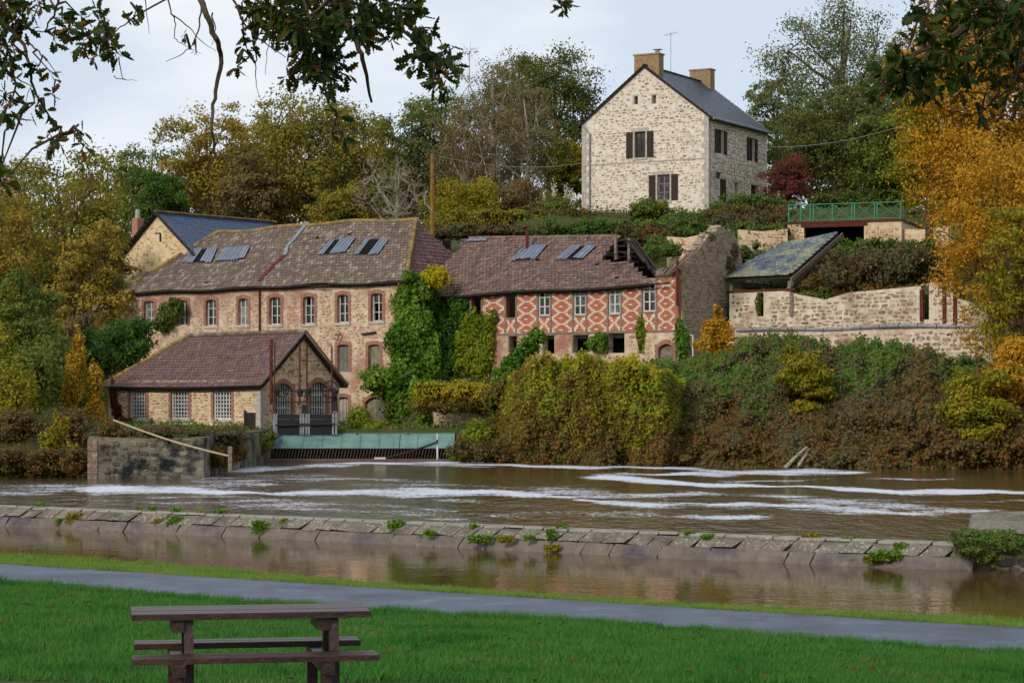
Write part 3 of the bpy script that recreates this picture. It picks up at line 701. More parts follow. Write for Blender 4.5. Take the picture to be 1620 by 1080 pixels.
# ------------------------------------------------------------------ weir wall (each coping and facing stone is a piece)
wr = empty('weir_wall', (0, float(wall_y(0)), 0), 0, 'long low stone wall with lichen coping between the river and the still channel', 'wall')
O0 = np.array((0, float(wall_y(0)), 0))
def wpt(X, back, z):     # a point at distance `back` in front of the wall's rear line
    y = float(wall_y(X)); s = (float(wall_y(X + .5)) - float(wall_y(X - .5))); n = np.array((s, -1)) / math.hypot(s, 1) * (-1 if False else 1)
    return np.array((X + n[0] * back, y + n[1] * back, z)) - O0
core_ = MB(); wx = np.linspace(-45, 9.2, 90)
for a, b in zip(wx[:-1], wx[1:]):
    core_.hexa([wpt(a, .84, -1.6), wpt(b, .84, -1.6), wpt(b, 0, -1.6), wpt(a, 0, -1.6), wpt(a, .42, .03), wpt(b, .42, .03), wpt(b, 0, .05), wpt(a, 0, .05)])
core_.build('wall_core', MAT['wet_stone'], wr)
X = -17.5
while X < 9.0:
    w = U(.36, .54); g_ = U(.02, .045); lean = U(.09, .15); zj = U(-.018, .018)
    top = MB()
    top.hexa([wpt(X, .36, .055 + zj), wpt(X + w - g_, .36, .055 + zj), wpt(X + w - g_, -.02, .055), wpt(X, -.02, .055), wpt(X, .34, .10 + zj), wpt(X + w - g_, .34, .10 + zj), wpt(X + w - g_, -.02, .10), wpt(X, -.02, .10)])
    o = top.build('top_slab', MAT['coping_top'], wr)
    f = MB(); l = lean
    e_ = U(-.03, .03); J = lambda: U(-.02, .02); A = [wpt(X - l, .64 + e_, -.15 + U(-.02, .02)), wpt(X + w - l - g_, .64 + e_, -.15 + U(-.02, .02)), wpt(X + w - l - g_, .3, -.2), wpt(X - l, .3, -.2), wpt(X, .37 + U(-.01, .02), .06 + zj), wpt(X + w - g_, .37 + U(-.01, .02), .06 + zj), wpt(X + w - g_, .2, .04), wpt(X, .2, .04)]
    if R.random() < .12: A = [a_ + np.array((0, 0, -.03)) for a_ in A]
    A = [a_ + np.array((J(), 0, J() * .6)) for a_ in A]
    f.hexa(A); f.build('coping_stone', MAT['coping'], wr)
    X += w
X = -17.5
while X < 9.0:      # big rough blocks of the face, nearly flush with each other
    w = U(.45, 1.5); n1_ = 4; xs_ = [X + .012 + (w - .024) * k / n1_ for k in range(n1_ + 1)]; f = MB(); top_ = [wpt(x - .1, .64 + U(-.02, .03), -.165 + U(-.01, .01)) for x in xs_]; mid_ = [wpt(x - .13 + U(-.03, .03), .72 + U(-.02, .035), -.29 + U(-.03, .03)) for x in xs_]; bot_ = [wpt(x - .16, .80 + U(-.03, .04), -.44 + U(-.03, .02)) for x in xs_]; bk_ = [wpt(x - .14, .4, -.44) for x in xs_]
    V_ = top_ + mid_ + bot_ + bk_; F_ = [(r * (n1_ + 1) + k, (r + 1) * (n1_ + 1) + k, (r + 1) * (n1_ + 1) + k + 1, r * (n1_ + 1) + k + 1) for r in range(3) for k in range(n1_)] + [(0, 5, 10, 15), (4, 9, 14, 19)]
    f.add(V_, F_); f.build('facing_stone', MAT['wet_stone'], wr); X += w
X = -17.5
while X < 9.0:      # rubble at the waterline
    w = U(.2, .7); n = 8; out = []; inn = []; pr = U(-.02, .12); zz_ = -.46 + U(-.05, .02); hs = U(.08, .2)
    for k in range(n):
        t = 6.2832 * (k + U(-.2, .2)) / n; cx, cy = math.cos(t), math.sin(t); q = U(.85, 1.12)
        out.append(wpt(X + w / 2 + w * .55 * cx * q, .72, zz_ + hs * .7 * cy * q)); inn.append(wpt(X + w / 2 + w * .38 * cx * q, .84 + pr - cy * .05, zz_ + hs * .45 * cy * q))
    f = MB(); f.add(out + inn, [tuple(range(n, 2 * n))] + [(i, (i + 1) % n, (i + 1) % n + n, i + n) for i in range(n)]); f.build('foot_stone', MAT['wet_stone'], wr); X += w * U(.9, 1.8)
# block at the right end of the weir wall
pr_ = empty('stone_pier', (9.9, 44.2, 0), -.25, 'low grey stone pier with sloping concrete top at the right end of the weir', 'pier')
m_ = MB(); m_.hexa([(-1.3, -.9, -1.2), (8, -.9, -1.2), (8, 2.3, -1.2), (-1.5, 2.3, -1.2), (-.9, -.6, .25), (8, -.6, .5), (8, 2.2, .75), (-1.0, 2.2, .45)]); m_.build('body', MAT['mortar_grey'], pr_)
stones_mb(lambda a, b, o: (a, -.93 + (b + 1.2) * .19 - o, b), -1.1, 8, -.6, [(-1.1, .2), (8, .42)], sz=.35, h=.2, gap=.05, proud=.04, seed=5).build('stonework', MAT['wet_stone'], pr_)['kind'] = 'stuff'
m_ = MB(); m_.hexa([(-1.0, -.75, .26), (8, -.75, .51), (8, 2.3, .76), (-1.1, 2.3, .46), (-.95, -.7, .36), (8, -.7, .60), (8, 2.25, .84), (-1.05, 2.25, .55)]); m_.build('cap', MAT['coping'], pr_)

# ------------------------------------------------------------------ MAIN MILL
mill = Frame(197, 138, 640, 126, 1.4)
mr = mill.root('stone_mill', 'long tan stone mill with brick window surrounds and hipped mossy tile roof', 'mill')
L = mill.L; zb_ = -1.5
ez = mill.uz(640, 436)[1]; DEP = 7.2
wins = [(228, 244, 476, 516), (281, 297, 475, 515), (326, 342, 474, 515), (377.5, 392, 472, 514), (426.5, 444, 470, 513), (480, 497.5, 469, 512), (534, 551, 466, 510), (587, 605, 464, 508)]
ops = []
for a, b, c, d in wins:
    u0, z1 = mill.uz(a, c); u1, z0 = mill.uz(b, d); ops.append((u0, u1, z0, z1))
low = [(534, 552, 545, 588), (583, 601, 545, 590), (534, 551, 628, 684), (578, 608, 628, 684)]
lops = []
for a, b, c, d in low:
    u0, z1 = mill.uz(a, c); u1, z0 = mill.uz(b, d); lops.append((u0, u1, z0, z1))
allops = ops + lops
top = [(0, ez), (L, ez)]
w = wall_mb(mapF(0), 0, L, zb_, top, allops)
wall_mb(mapR(L), 0, DEP, zb_, [(0, ez), (DEP, ez)], mb=w); wall_mb(mapL(0), 0.45, DEP, zb_, [(0.45, ez), (DEP, ez)], mb=w)
w.box(.45, L - .45, DEP - .45, DEP, zb_, ez)
wo = w.build('wall', MAT['mortar_mill'], mr)
pad = [(a - .24, b + .24, c - .2, d + .26) for a, b, c, d in allops]
st = stones_mb(mapF(0), 0, L, 1, top, pad, sz=.27, h=.15, gap=.035, proud=.02, keep=.9, seed=2)
so = st.build('stonework', MAT['stone_mill'], wo); so['kind'] = 'stuff'
for i, o in enumerate(ops):
    if i == 7: ms = ((0, 0), (0, 1))
    else: ms = ((0, 2),) if i == 5 else ()
    window(mr, mapF(0), *o, cols=2, rows=3, fm=MAT['white_paint'], gm=MAT['glass'] if i not in (0, 3) else MAT['glass_pale'], sur=MAT['brick'], sill=MAT['granite'] if i not in (0, 1) else None, rec=.2, arch=.07, missing=ms, fw=.06, bw=.035)
for i, o in enumerate(lops):
    s = surround_mb(mapF(0), *o, w=.17, arch=.05 if i != 3 else .28)
    so = s.build('brick_surround', MAT['brick'], mr)
    b = MB(); b.box(o[0], o[1], .18, .24, o[2], o[3]); bo = b.build('blocked_opening', [MAT['board_grey'], MAT['plaster'], MAT['granite'], MAT['plaster']][i], mr)
    for k in range(1, 4 if i == 3 else 3):
        q = MB(); x = o[0] + (o[1] - o[0]) * k / (4 if i == 3 else 3); q.box(x - .015, x + .015, .165, .185, o[2] + .05, o[3] - .05); q.build('batten', MAT['board_grey'], bo)
# downpipe and beam ends on the wall
u, z = mill.uz(412, 450); MB().tube([(u, -.08, z), (u, -.08, z - 4.2)], .06, 8).build('drain_pipe', MAT['rust'], mr)
u, z = mill.uz(585, 527); MB().bar((u - .5, -.1, z - .05), (u + .5, -.1, z + .05), .1).build('beam', MAT['wood_dark'], mr)
u, z = mill.uz(533, 533)
for k in (0, .28):
    MB().tube([(u + k + .13 * math.cos(t), -.05, z + .17 * math.sin(t)) for t in np.linspace(-2.2, 2.6, 10)], .018, 5).build('iron_tie', MAT['iron'], mr)
# roof
rz_ = 13.3 - mill.o[2]; run = DEP / 2; ov = .35; in_r, in_l = 1.9, 4.4
B = np.array((0, run, rz_ - ez)); Bl = np.linalg.norm(B); B = B / Bl
ovz = -ov * B[2] / B[1]
O = np.array((-ov, -ov, ez + ovz)); T = Bl * (run + ov) / run; W_ = L + 2 * ov
sagm = lambda s, t: -.16 * math.sin(max(0, min(1, s / W_)) * math.pi * 2.2) * (.3 + .7 * t / T) * .6 - .05 * math.sin(s * 1.1)
polyF = [(0, 0), (W_, 0), (W_ - in_r - ov, T), (in_l + ov, T)]
deck, Pf = roof(mr, O, (1, 0, 0), B, polyF, MAT['tile_old'], MAT['deck'], sag=sagm, seed=5)
# right hip
B2 = np.array((-(in_r + ov), run + ov, 0)); ridge_r = np.array((L - in_r, run, rz_)); ridge_l = np.array((in_l, run, rz_))
c1 = np.array((L + ov, -ov, ez + ovz)); c2 = np.array((L + ov, DEP + ov, ez + ovz)); c3 = np.array((-ov, DEP + ov, ez + ovz)); c0 = O.copy()
def hip(e0, e1, apex, mt, seed):
    A = (e1 - e0) / np.linalg.norm(e1 - e0); s = np.dot(apex - e0, A); f = e0 + A * s; Bv = apex - f; hl = np.linalg.norm(Bv)
    return roof(mr, e0, A, Bv / hl, [(0, 0), (float(np.linalg.norm(e1 - e0)), 0), (float(s), float(hl))], mt, MAT['deck'], seed=seed)
hip(c1, c2, ridge_r, MAT['tile_purple'], 6); hip(c3, c0, ridge_l, MAT['tile_old'], 7)
mb = MB(); mb.slab([c2, c3, ridge_l + (0, 0, -.05), ridge_r + (0, 0, -.05)], (0, 0, -.08)); mb.build('rear_slope', MAT['tile_old'], mr)
cap_line(mr, ridge_l, ridge_r, MAT['tile_moss'], sagf=lambda f: sagm(in_l + ov + f * (W_ - in_l - in_r), T) + .02)
cap_line(mr, c0, ridge_l + (0, 0, .0), MAT['tile_moss'], 'hip_cap', sagf=lambda f: .04 + sagm(f * in_l, f * T)); cap_line(mr, c1, ridge_r, MAT['tile_moss'], 'hip_cap', sagf=lambda f: .05 + sagm(W_ - f * in_r, f * T))
Nf = np.cross((1, 0, 0), B); Nf = Nf if Nf[2] > 0 else -Nf
def onroof(fr, O_, Nn, px, py): return fr.hit(px, py, O_, Nn)
def sheets(fr, root, O_, Bn, Nn, quad, n, skip=(), lift=.09, sagf=None, m='sheet', hole=True):
    """quad in photo pixels (bl, br, tr, tl) on the roof plane, split into n strips"""
    q = [fr.hit(px, py, O_, Nn) for px, py in quad]
    if sagf: q = [p + np.array((0, 0, sagf(p[0] - O_[0], np.dot(p - O_, Bn)))) for p in q]
    if hole:
        h = MB(); h.slab([p + Nn * (lift - .02) for p in q], Nn * .012); ho = h.build('painted_dark_gap', MAT['dark_void'], root)  # black sheet painted in for the dark gaps under the strips
    else: ho = root
    for k in range(n):
        if k in skip: continue
        a, b = k / n + .01, (k + 1) / n - .01; e = U(-.08, .08) * (1 if not hole else 1)
        p = [q[0] + (q[1] - q[0]) * a, q[0] + (q[1] - q[0]) * b, q[3] + (q[2] - q[3]) * b, q[3] + (q[2] - q[3]) * a]
        d = (p[3] - p[0]); p[0] = p[0] - d * e; p[1] = p[1] - d * e
        s = MB(); s.slab([x + Nn * (lift + U(.0, .03)) for x in p], Nn * .03)
        mid = [(p[0] + p[1]) / 2, (p[2] + p[3]) / 2]; s.bar(mid[0] + Nn * (lift + .06), mid[1] + Nn * (lift + .06), .05)
        s.build('corrugated_sheet', MAT[m], ho)
sheets(mill, mr, O, B, Nf, [(288, 416), (336, 414), (345, 393), (306, 395)], 5, (2,), sagf=sagm)
sheets(mill, mr, O, B, Nf, [(341, 412), (388, 410), (398, 389), (360, 391)], 5, (), sagf=sagm)
sheets(mill, mr, O, B, Nf, [(505, 406), (547, 404), (564, 381), (524, 384)], 5, (1,), sagf=sagm)
sheets(mill, mr, O, B, Nf, [(562, 405), (600, 402), (617, 379), (580, 382)], 5, (1, 2), sagf=sagm)
# zinc strips over the old joint of the two roofs
f_ = MB(); qs = [onroof(mill, O, Nf, *p) for p in ((488, 353), (466, 380), (455, 392), (452, 405))]
for a, b in zip(qs[:-1], qs[1:]): f_.bar(a + Nf * .1, b + Nf * .1, .26, .04, up=tuple(Nf))
f_.build('flashing', MAT['zinc'], mr)
f_ = MB(); qs = [onroof(mill, O, Nf, *p) for p in ((452, 403), (430, 425), (410, 446))]
for a, b in zip(qs[:-1], qs[1:]): f_.bar(a + Nf * .07, b + Nf * .07, .3, .03, up=tuple(Nf))
f_.build('rusty_flashing', MAT['rust'], mr)
g_ = MB()
for k in range(12):
    a = -ov + W_ * k / 12; b = -ov + W_ * (k + 1) / 12; za = O[2] - .06 + sagm(a + ov, 0) ; zb2 = O[2] - .06 + sagm(b + ov, 0)
    if k in (8,): zb2 -= .12
    g_.tube([(a, -ov - .04, za), (b, -ov - .04, zb2)], .04, 6)
g_.build('gutter', MAT['iron'], mr)

# ------------------------------------------------------------------ BACK BUILDING with blue slate roof
bk = Frame(196, 141.5, 308, 137.5, 1.4)
br_ = bk.root('slate_roofed_outbuilding', 'ochre stone gable with blue slate roof rising behind the left end of the mill', 'building')
uL, zE = bk.uz(196, 404); uP, zP = bk.uz(250, 337); uR, zR = bk.uz(320, 404); uR = 2 * uP
dep = 10.2
w = wall_mb(mapF(0), 0, uR, 0, [(0, zE), (uP, zP), (uR, zE)], t=.4); w.box(0, .4, .4, dep, 0, zE); w.box(uR - .4, uR, .4, dep, 0, zE); w.build('wall', MAT['mortar_back'], br_)
stones_mb(mapF(0), 0, uR, 5, [(0, zE - .1), (uP, zP - .1), (uR, zE - .1)], [(uP - .2, uP + .2, zE, zE + 1.2)], sz=.28, h=.17, gap=.05, proud=.015, keep=.5, seed=9).build('stonework', MAT['stone_back'], br_)['kind'] = 'stuff'
u, z = bk.uz(254, 376); MB().box(u - .08, u + .08, -.03, .02, z - .25, z + .25).build('iron_tie', MAT['iron'], br_)
u = uP; MB().box(u - .25, u + .25, -.031, .02, z + .25, z + .31).build('iron_tie', MAT['iron'], br_)
for sgn in (-1, 1):
    Bv = np.array((-sgn * uP, 0, zP - zE)); hl = np.linalg.norm(Bv); Bv /= hl; e0 = np.array((uP + sgn * (uP + .4), -.25, zE - .4 * (zP - zE) / uP)); hl2 = hl * (uP + .4) / uP
    roof(br_, e0, (0, 1, 0), Bv, [(0, 0), (dep, 0), (dep, hl2 + .02), (0, hl2 + .02)], MAT['slate_blue'], MAT['deck'], tw=.3, ex=.2, th=.004, lift=.015, seed=20 + sgn, mess=.4)
    MB().bar(e0 + np.array((0, -.04, .02)), np.array((uP, -.29, zP + .04)), .05, .16).build('barge_board', MAT['wood_dark'], br_)
cap_line(br_, (uP, -.3, zP + .08), (uP, dep, zP + .08), MAT['tile_moss'], r=.09)
u, z = bk.uz(213, 372, 2)
ch = MB(); z1 = bk.uz(213, 345, 2)[1]; zt = bk.uz(213, 331, 2)[1]; ch.box(u - .26, u + .26, 2, 2.5, z - 1, z1); ch.build('chimney', MAT['brick'], br_)
MB().tube([(u, 2.25, z1), (u, 2.25, zt)], [.17, .13], 8).build('chimney_pot', MAT['granite'], br_)

# ------------------------------------------------------------------ ANNEX
an = Frame(172, 122, 412, 115.8, 1.3)
ar = an.root('low_annex', 'low stone annex with purple tile roof and three arched white grid windows', 'annex')
LA = an.L; ea = an.uz(412, 601)[1]; WG = 6.3; za0 = -1.4
aw = [(206, 231.5, 615, 663), (271, 299, 614.5, 662.5), (338, 366, 614, 663)]
ao = []
for a, b, c, d in aw:
    u0, z1 = an.uz(a, c); u1, z0 = an.uz(b, d); ao.append((u0, u1, z0, z1))
w = wall_mb(mapF(0), 0, LA, za0, [(0, ea), (LA, ea)], ao)
pk = an.vz(482, 524, LA)[1]; pk = HC + (HZ - 526) / F * 118.4 - 1.3
doors = [(436, 462, 606, 664), (490, 517, 604, 664)]
do = []
for a, b, c, d in doors:
    v0, z1 = an.vz(a, c, LA); v1, z0 = an.vz(b, d, LA); do.append((v0, v1, z0, z1))
gt = [(0, ea), (WG / 2, pk), (WG, ea)]
wall_mb(mapR(LA), .45, WG, za0, [(.45, np.interp(.45, [0, WG / 2], [ea, pk])), (WG / 2, pk), (WG, ea)], do, mb=w)
wall_mb(mapL(0), .45, WG, za0, [(.45, ea), (WG, ea)], mb=w)
wo = w.build('wall', MAT['mortar_annex'], ar)
pad = [(a - .2, b + .2, c - .18, d + .25) for a, b, c, d in ao]
st = stones_mb(mapF(0), 0, LA, -.4, [(0, ea), (LA, ea)], pad, sz=.28, h=.13, gap=.04, proud=.02, keep=.85, seed=12)
stones_mb(mapR(LA), 0, WG, -.4, gt, [(a - .2, b + .2, c - .1, d + .25) for a, b, c, d in do], sz=.32, h=.17, gap=.045, proud=.02, keep=.85, seed=13, mb=st)
st.build('stonework', MAT['stone_annex'], wo)['kind'] = 'stuff'
for o in ao: window(ar, mapF(0), *o, cols=6, rows=8, fm=MAT['white_paint'], gm=MAT['glass'], sur=MAT['brick'], sill=MAT['granite'], arch=.16, surw=.15, bw=.052, fw=.08, rec=.07)
for o in do:
    dn = window(ar, mapR(LA), *o, cols=7, rows=3, fm=MAT['white_paint'], gm=MAT['glass'], sur=MAT['brick'], arch=.3, surw=.2, bw=.05, rec=.16, name='grille_door')
# quoins at the corner
z = -.2; k = 0
while z < ea - .3:
    e = .42 if k % 2 else .28; q = MB(); q.box(LA - e, LA + .03, -.03, (.7 - e), z, z + .3); q.build('quoin', MAT['granite'], ar); z += .315; k += 1
ra = pk + .02
Bv = np.array((0, WG / 2, pk - ea)); bl_ = np.linalg.norm(Bv); Bv /= bl_; ov = .35
O = np.array((-ov, -ov, ea - ov * Bv[2] / Bv[1])); T = bl_ * (WG / 2 + ov) / (WG / 2); W_ = LA + ov + .3
in_l = 3.3
saga = lambda s, t: -.07 * math.sin(s / W_ * math.pi)
deck, Pa = roof(ar, O, (1, 0, 0), Bv, [(0, 0), (W_, 0), (W_, T), (in_l, T)], MAT['tile_purple'], MAT['deck'], sag=saga, seed=15)
apx = np.array((in_l - ov, WG / 2, pk)); e0 = np.array((-ov, WG + ov, O[2])); e1 = O.copy()
A = (e1 - e0) / np.linalg.norm(e1 - e0); s_ = np.dot(apx - e0, A); f0 = e0 + A * s_; hv = apx - f0; hl = np.linalg.norm(hv)
roof(ar, e0, A, hv / hl, [(0, 0), (float(np.linalg.norm(e1 - e0)), 0), (float(s_), float(hl))], MAT['tile_purple'], MAT['deck'], seed=16)
mb = MB(); mb.slab([(LA + .3, WG + ov, O[2]), (-ov, WG + ov, O[2]), tuple(apx), (LA + .3, WG / 2, pk)], (0, 0, -.08)); mb.build('rear_slope', MAT['tile_purple'], ar)
cap_line(ar, apx, (LA + .3, WG / 2, pk + .05), MAT['tile_old']); cap_line(ar, O, apx, MAT['tile_moss'], 'hip_cap')
for sgn in (-1, 1):
    y0 = WG / 2 + sgn * (WG / 2 + ov)
    MB().bar((LA + .34, y0, O[2] + .05), (LA + .34, WG / 2, pk + .09), .05, .11).build('barge_board', MAT['wood_grey'], ar)
    MB().bar((LA + .1, y0 - sgn * .15, O[2] - .05), (LA + .1, WG / 2, pk - .1), .08, .1).build('rafter', MAT['wood_dark'], ar)
g_ = MB(); g_.tube([(-ov, -ov - .05, O[2] - .03), (W_ / 2, -ov - .05, O[2] - .1), (W_ - ov, -ov - .05, O[2] - .02)], .035, 6); g_.build('gutter', MAT['iron'], ar)
v_, z_ = an.vz(461, 587, LA); MB().bar((LA + .05, v_ - .25, z_), (LA + .05, v_ + .2, z_ + .08), .08, .1).build('lintel_stone', MAT['brick'], ar)

# sluice machinery in front of the gable
def P3(px, py, D): return tuple(PX(px, py, D))
sl = empty('sluice_gate', P3(480, 680, 113.2), 0, 'rusty iron sluice gear with two hand wheels and black gate boards before the annex gable', 'sluice gate')
S0 = np.array(sl.location)
def sp(px, py, D=113.2): return tuple(PX(px, py, D) - S0)
for (x, y0, y1, r_) in ((429, 536, 640, .08), (434.5, 541, 660, .035), (474, 545, 640, .045), (485.5, 545, 640, .045), (525, 547, 660, .04)):
    MB().tube([sp(x, y0), sp(x, y1)], r_, 6).build('post', MAT['rust'], sl)
for (x, y, r_) in ((446, 617, .33), (522, 616, .42)):
    wm = MB(); c = np.array(sp(x, y, 112.9)); n = 20
    ring = [c + np.array((r_ * math.cos(t) * .95, .12 * math.cos(t), r_ * math.sin(t))) for t in np.linspace(0, 2 * math.pi, n + 1)]
    wm.tube(ring, .035, 6, False)
    for k in range(6):
        t = k * math.pi / 3 + .3; wm.tube([c, c + np.array((r_ * math.cos(t), .12 * math.cos(t), r_ * math.sin(t)))], .02, 5)
    wm.tube([c - np.array((0, .1, 0)), c + np.array((0, .4, 0))], .05, 8); wm.build('hand_wheel', MAT['iron'], sl)
for x in (438, 475, 487, 529):
    g_ = MB(); c = np.array(sp(x, 621, 113.0)); g_.hexa([c + np.array(q) for q in ((-.1, -.12, -.2), (.1, -.12, -.2), (.1, .12, -.2), (-.1, .12, -.2), (-.18, -.14, .14), (.18, -.14, .14), (.18, .14, .14), (-.18, .14, .14))]); g_.tube([c + np.array((0, -.2, .12)), c + np.array((0, .2, .12))], .1, 8); g_.build('gear_box', MAT['iron'], sl)
for y in (617.5, 636): MB().tube([sp(436, y), sp(530, y)], .03, 6).build('drive_shaft', MAT['iron'], sl)
for (x0, x1) in ((439, 475), (491, 525)):
    g_ = MB(); a = np.array(sp(x0, 655)); b = np.array(sp(x1, 686)); 
    for k in range(4):
        zz0 = b[2] + (a[2] - b[2]) * k / 4; zz1 = b[2] + (a[2] - b[2]) * (k + 1) / 4 - .012
        q = MB(); q.box(a[0], b[0], -.06, .03, zz0, zz1); q.build('gate_board', MAT['black_board'], sl)
for x in (434, 437.5, 476, 480, 485, 489, 527, 532):
    q = MB(); a = np.array(sp(x, 654)); b = np.array(sp(x, 687)); q.box(a[0] - .045, a[0] + .045, -.12, .06, b[2], a[2]); q.build('guide_post', MAT['zinc'], sl)
q = MB(); q.bar(sp(436, 672, 113), sp(530, 670, 113), .08, .08); q.build('cross_rail', MAT['iron'], sl)
for (x, y0, y1) in ((482, 640, 660), (530, 625, 650)):
    q = MB(); c = np.array(sp(x, y0)); d = np.array(sp(x, y1)); q.hexa([d + np.array(v) for v in ((-.16, -.1, 0), (.16, -.1, 0), (.16, .1, 0), (-.16, .1, 0))] + [c + np.array(v) for v in ((-.12, -.08, 0), (.1, -.08, 0), (.1, .08, 0), (-.12, .08, 0))]); q.build('bracket', MAT['iron'], sl)

# trash rack with teal panels
tr_ = empty('trash_rack', P3(569, 727, 112.6), 0, 'long teal metal cover over rusty intake bars at the foot of the mill', 'trash rack')
T0 = np.array(tr_.location)
def tp_(px, py, D=112.6): return np.array(PX(px, py, D) - T0)
edges = [420, 448, 481, 511, 541, 571, 601, 633, 661, 691, 719]
for i in range(len(edges) - 1):
    a, b = tp_(edges[i], 687, 113.4), tp_(edges[i + 1], 709, 112.2); q = MB()
    x0, x1 = a[0] + .012, b[0] - .012; zt, zz = a[2], b[2]
    q.hexa([(x0, b[1], zz), (x1, b[1], zz), (x1, b[1] + .05, zz), (x0, b[1] + .05, zz), (x0, a[1] + U(-.03, .03), zt), (x1, a[1] + U(-.03, .03), zt), (x1, a[1] + .05, zt), (x0, a[1] + .05, zt)])
    q.build('cover_panel', MAT['blue_metal'] if i == 0 else MAT['teal'], tr_)
    MB().tube([(x0, b[1] - .03, zz), (x0, a[1] - .03, zt)], .015, 5).build('panel_rib', MAT['rust'] if i == 7 else MAT['teal'], tr_)
MB().bar(tp_(418, 686.5, 113.5), tp_(720, 686, 113.5), .08, .08).build('top_rail', MAT['teal'], tr_)
x = 440
first = None
while x < 716:
    a, b = tp_(x, 709, 112.25), tp_(x - 4, 726, 111.4); q = MB(); q.bar(a, b, .035, .07); q.build('rack_bar', MAT['bar_rust'], tr_); x += 4.9
q = MB(); a, b = tp_(424, 725, 111.5), tp_(724, 729, 111.0); q.box(a[0], b[0], b[1] - .25, a[1] + .4, b[2], a[2] - .02); q.build('ledge', MAT['tile_purple'], tr_)
q = MB(); a, b = tp_(424, 709, 113.3), tp_(719, 730, 113.3); q.box(a[0], b[0], a[1], a[1] + .1, b[2], a[2]); q.build('back_board', MAT['bar_rust'], tr_)
MB().tube([tp_(692, 686, 111.8), tp_(692, 727, 111.3)], .045, 8).build('support_post', MAT['white_paint'], tr_)
MB().tube([tp_(609, 725, 111.2), tp_(650, 714, 111.3), tp_(690, 700, 111.5), tp_(692, 696, 111.6)], .05, 8).build('boom_pipe', MAT['iron'], tr_)
q = MB(); a = tp_(602, 725, 111.1); q.box(a[0] - .3, a[0] + .25, a[1] - .1, a[1] + .1, a[2] - .05, a[2] + .06); q.build('float', MAT['white_paint'], tr_)

# ------------------------------------------------------------------ RED PATTERNED BUILDING
rd = Frame(672, 128.2, 1073, 119, 4.5)
rr_ = rd.root('patterned_brick_building', 'red brick mill wing with cream hexagon pattern and collapsing tile roof', 'building')
LR = rd.L; er = rd.uz(1060, 438)[1]; fz = rd.uz(1060, 523)[1]; DR = 7
er_l = rd.uz(680, 460)[1]
up = [(746, 761, 460, 498), (801, 815.5, 458, 502), (852, 870, 456, 499), (908, 926.5, 453.5, 498), (963, 981.5, 450.5, 496.5), (1017, 1037, 446, 492.5)]
uo = []
for a, b, c, d in up:
    u0, z1 = rd.uz(a, c); u1, z0 = rd.uz(b, d); uo.append((u0, u1, z0, z1))
lo_ = [(806, 818, 532, 556), (860, 877, 531, 559), (907, 931, 530, 558), (963, 988, 527.5, 558), (1042, 1066, 544, 576)]
lo = []
for a, b, c, d in lo_:
    u0, z1 = rd.uz(a, c); u1, z0 = rd.uz(b, d); lo.append((u0, u1, z0, z1))
zbot = -3.6
ff = lambda x: rd.uz(x, np.interp(x, [800, 1060], [531, 523.5]))
upw = wall_mb(mapF(0), 0, LR, fz, [(0, er_l - .2), (LR * .5, (er_l + er) / 2 - .22), (LR * .86, er - .24), (LR, er - .02)], uo, t=.3)
upo = upw.build('brick_wall', MAT['brick_red'], rr_)
lw_ = wall_mb(mapF(0), 0, LR, zbot, [(0, fz - .003), (LR, fz - .003)], lo, t=.45)
lwo = lw_.build('stone_wall', MAT['mortar_mill'], rr_)
st = stones_mb(mapF(0), 0, LR, -.5, [(0, fz - .1), (LR, fz - .1)], [(a - .2, b + .2, c - .1, d + .2) for a, b, c, d in lo], sz=.3, h=.18, gap=.05, proud=.02, keep=.8, seed=31)
st.build('stonework', MAT['stone_mill'], lwo)['kind'] = 'stuff'
b = MB(); b.box(.0, .4, .45, DR, zbot, er_l); b.box(.4, LR, DR - .4, DR, zbot, er - .1); b.box(LR - .4, LR - .01, .46, DR - .4, zbot, er - 1.6); b.box(LR - 8, LR - .5, 3.4, 3.6, fz, er + .2); b.box(.4, LR - .4, .5, DR - .4, fz - .3, fz - .1); b.build('inner_wall', MAT['stone_grey'], rr_)
PAT = ["...#####...", "..##...##..", ".##.....##.", "##.......##", "#...##....#", "##.......##", ".##.....##.", "..##...##.."]
XP = ["#.....#", "##...##", ".##.##.", "..###..", ".##.##.", "##...##", "#.....#"]
def pattern(u0, u1, z0, z1, pat, ch, cw_n, offset=0):
    mb = MB(); cw = (u1 - u0) / cw_n; z = z0; r = offset
    while z + ch * .98 <= z1 + 1e-6:
        row = pat[r % len(pat)]
        for i, c in enumerate(row):
            if c == '#': mb.box(u0 + cw * i + .004, u0 + cw * (i + 1) - .004, -.014 - U(0, .006), .02, z + .006, z + ch - .006)
        z += ch; r += 1
    return mb
pans = [(762, 799), (817, 850), (872, 906), (928.5, 961), (983, 1015), (1039.5, 1069)]
for a, b in pans:
    zt_ = min(rd.uz(a, 462)[1], er - .02); u0, u1 = rd.uz(a, 480)[0] + .05, rd.uz(b, 480)[0] - .05; tz = np.interp((u0 + u1) / 2, [0, LR], [er_l, er]) - .1
    ps = pattern(u0, u1, fz + .04, tz, PAT, .079, 11, 3)
    ps.build('pale_brick_pattern', MAT['brick_pale'], rr_)['kind'] = 'stuff'
for k, o in enumerate(uo):
    if k == 0: continue
    h_ = (o[2] - fz - .1); ps = pattern(o[0] + .02, o[1] - .02, fz + .06, fz + .06 + h_, XP, h_ / 7, 7); ps.build('pale_brick_cross', MAT['brick_pale'], rr_)['kind'] = 'stuff'
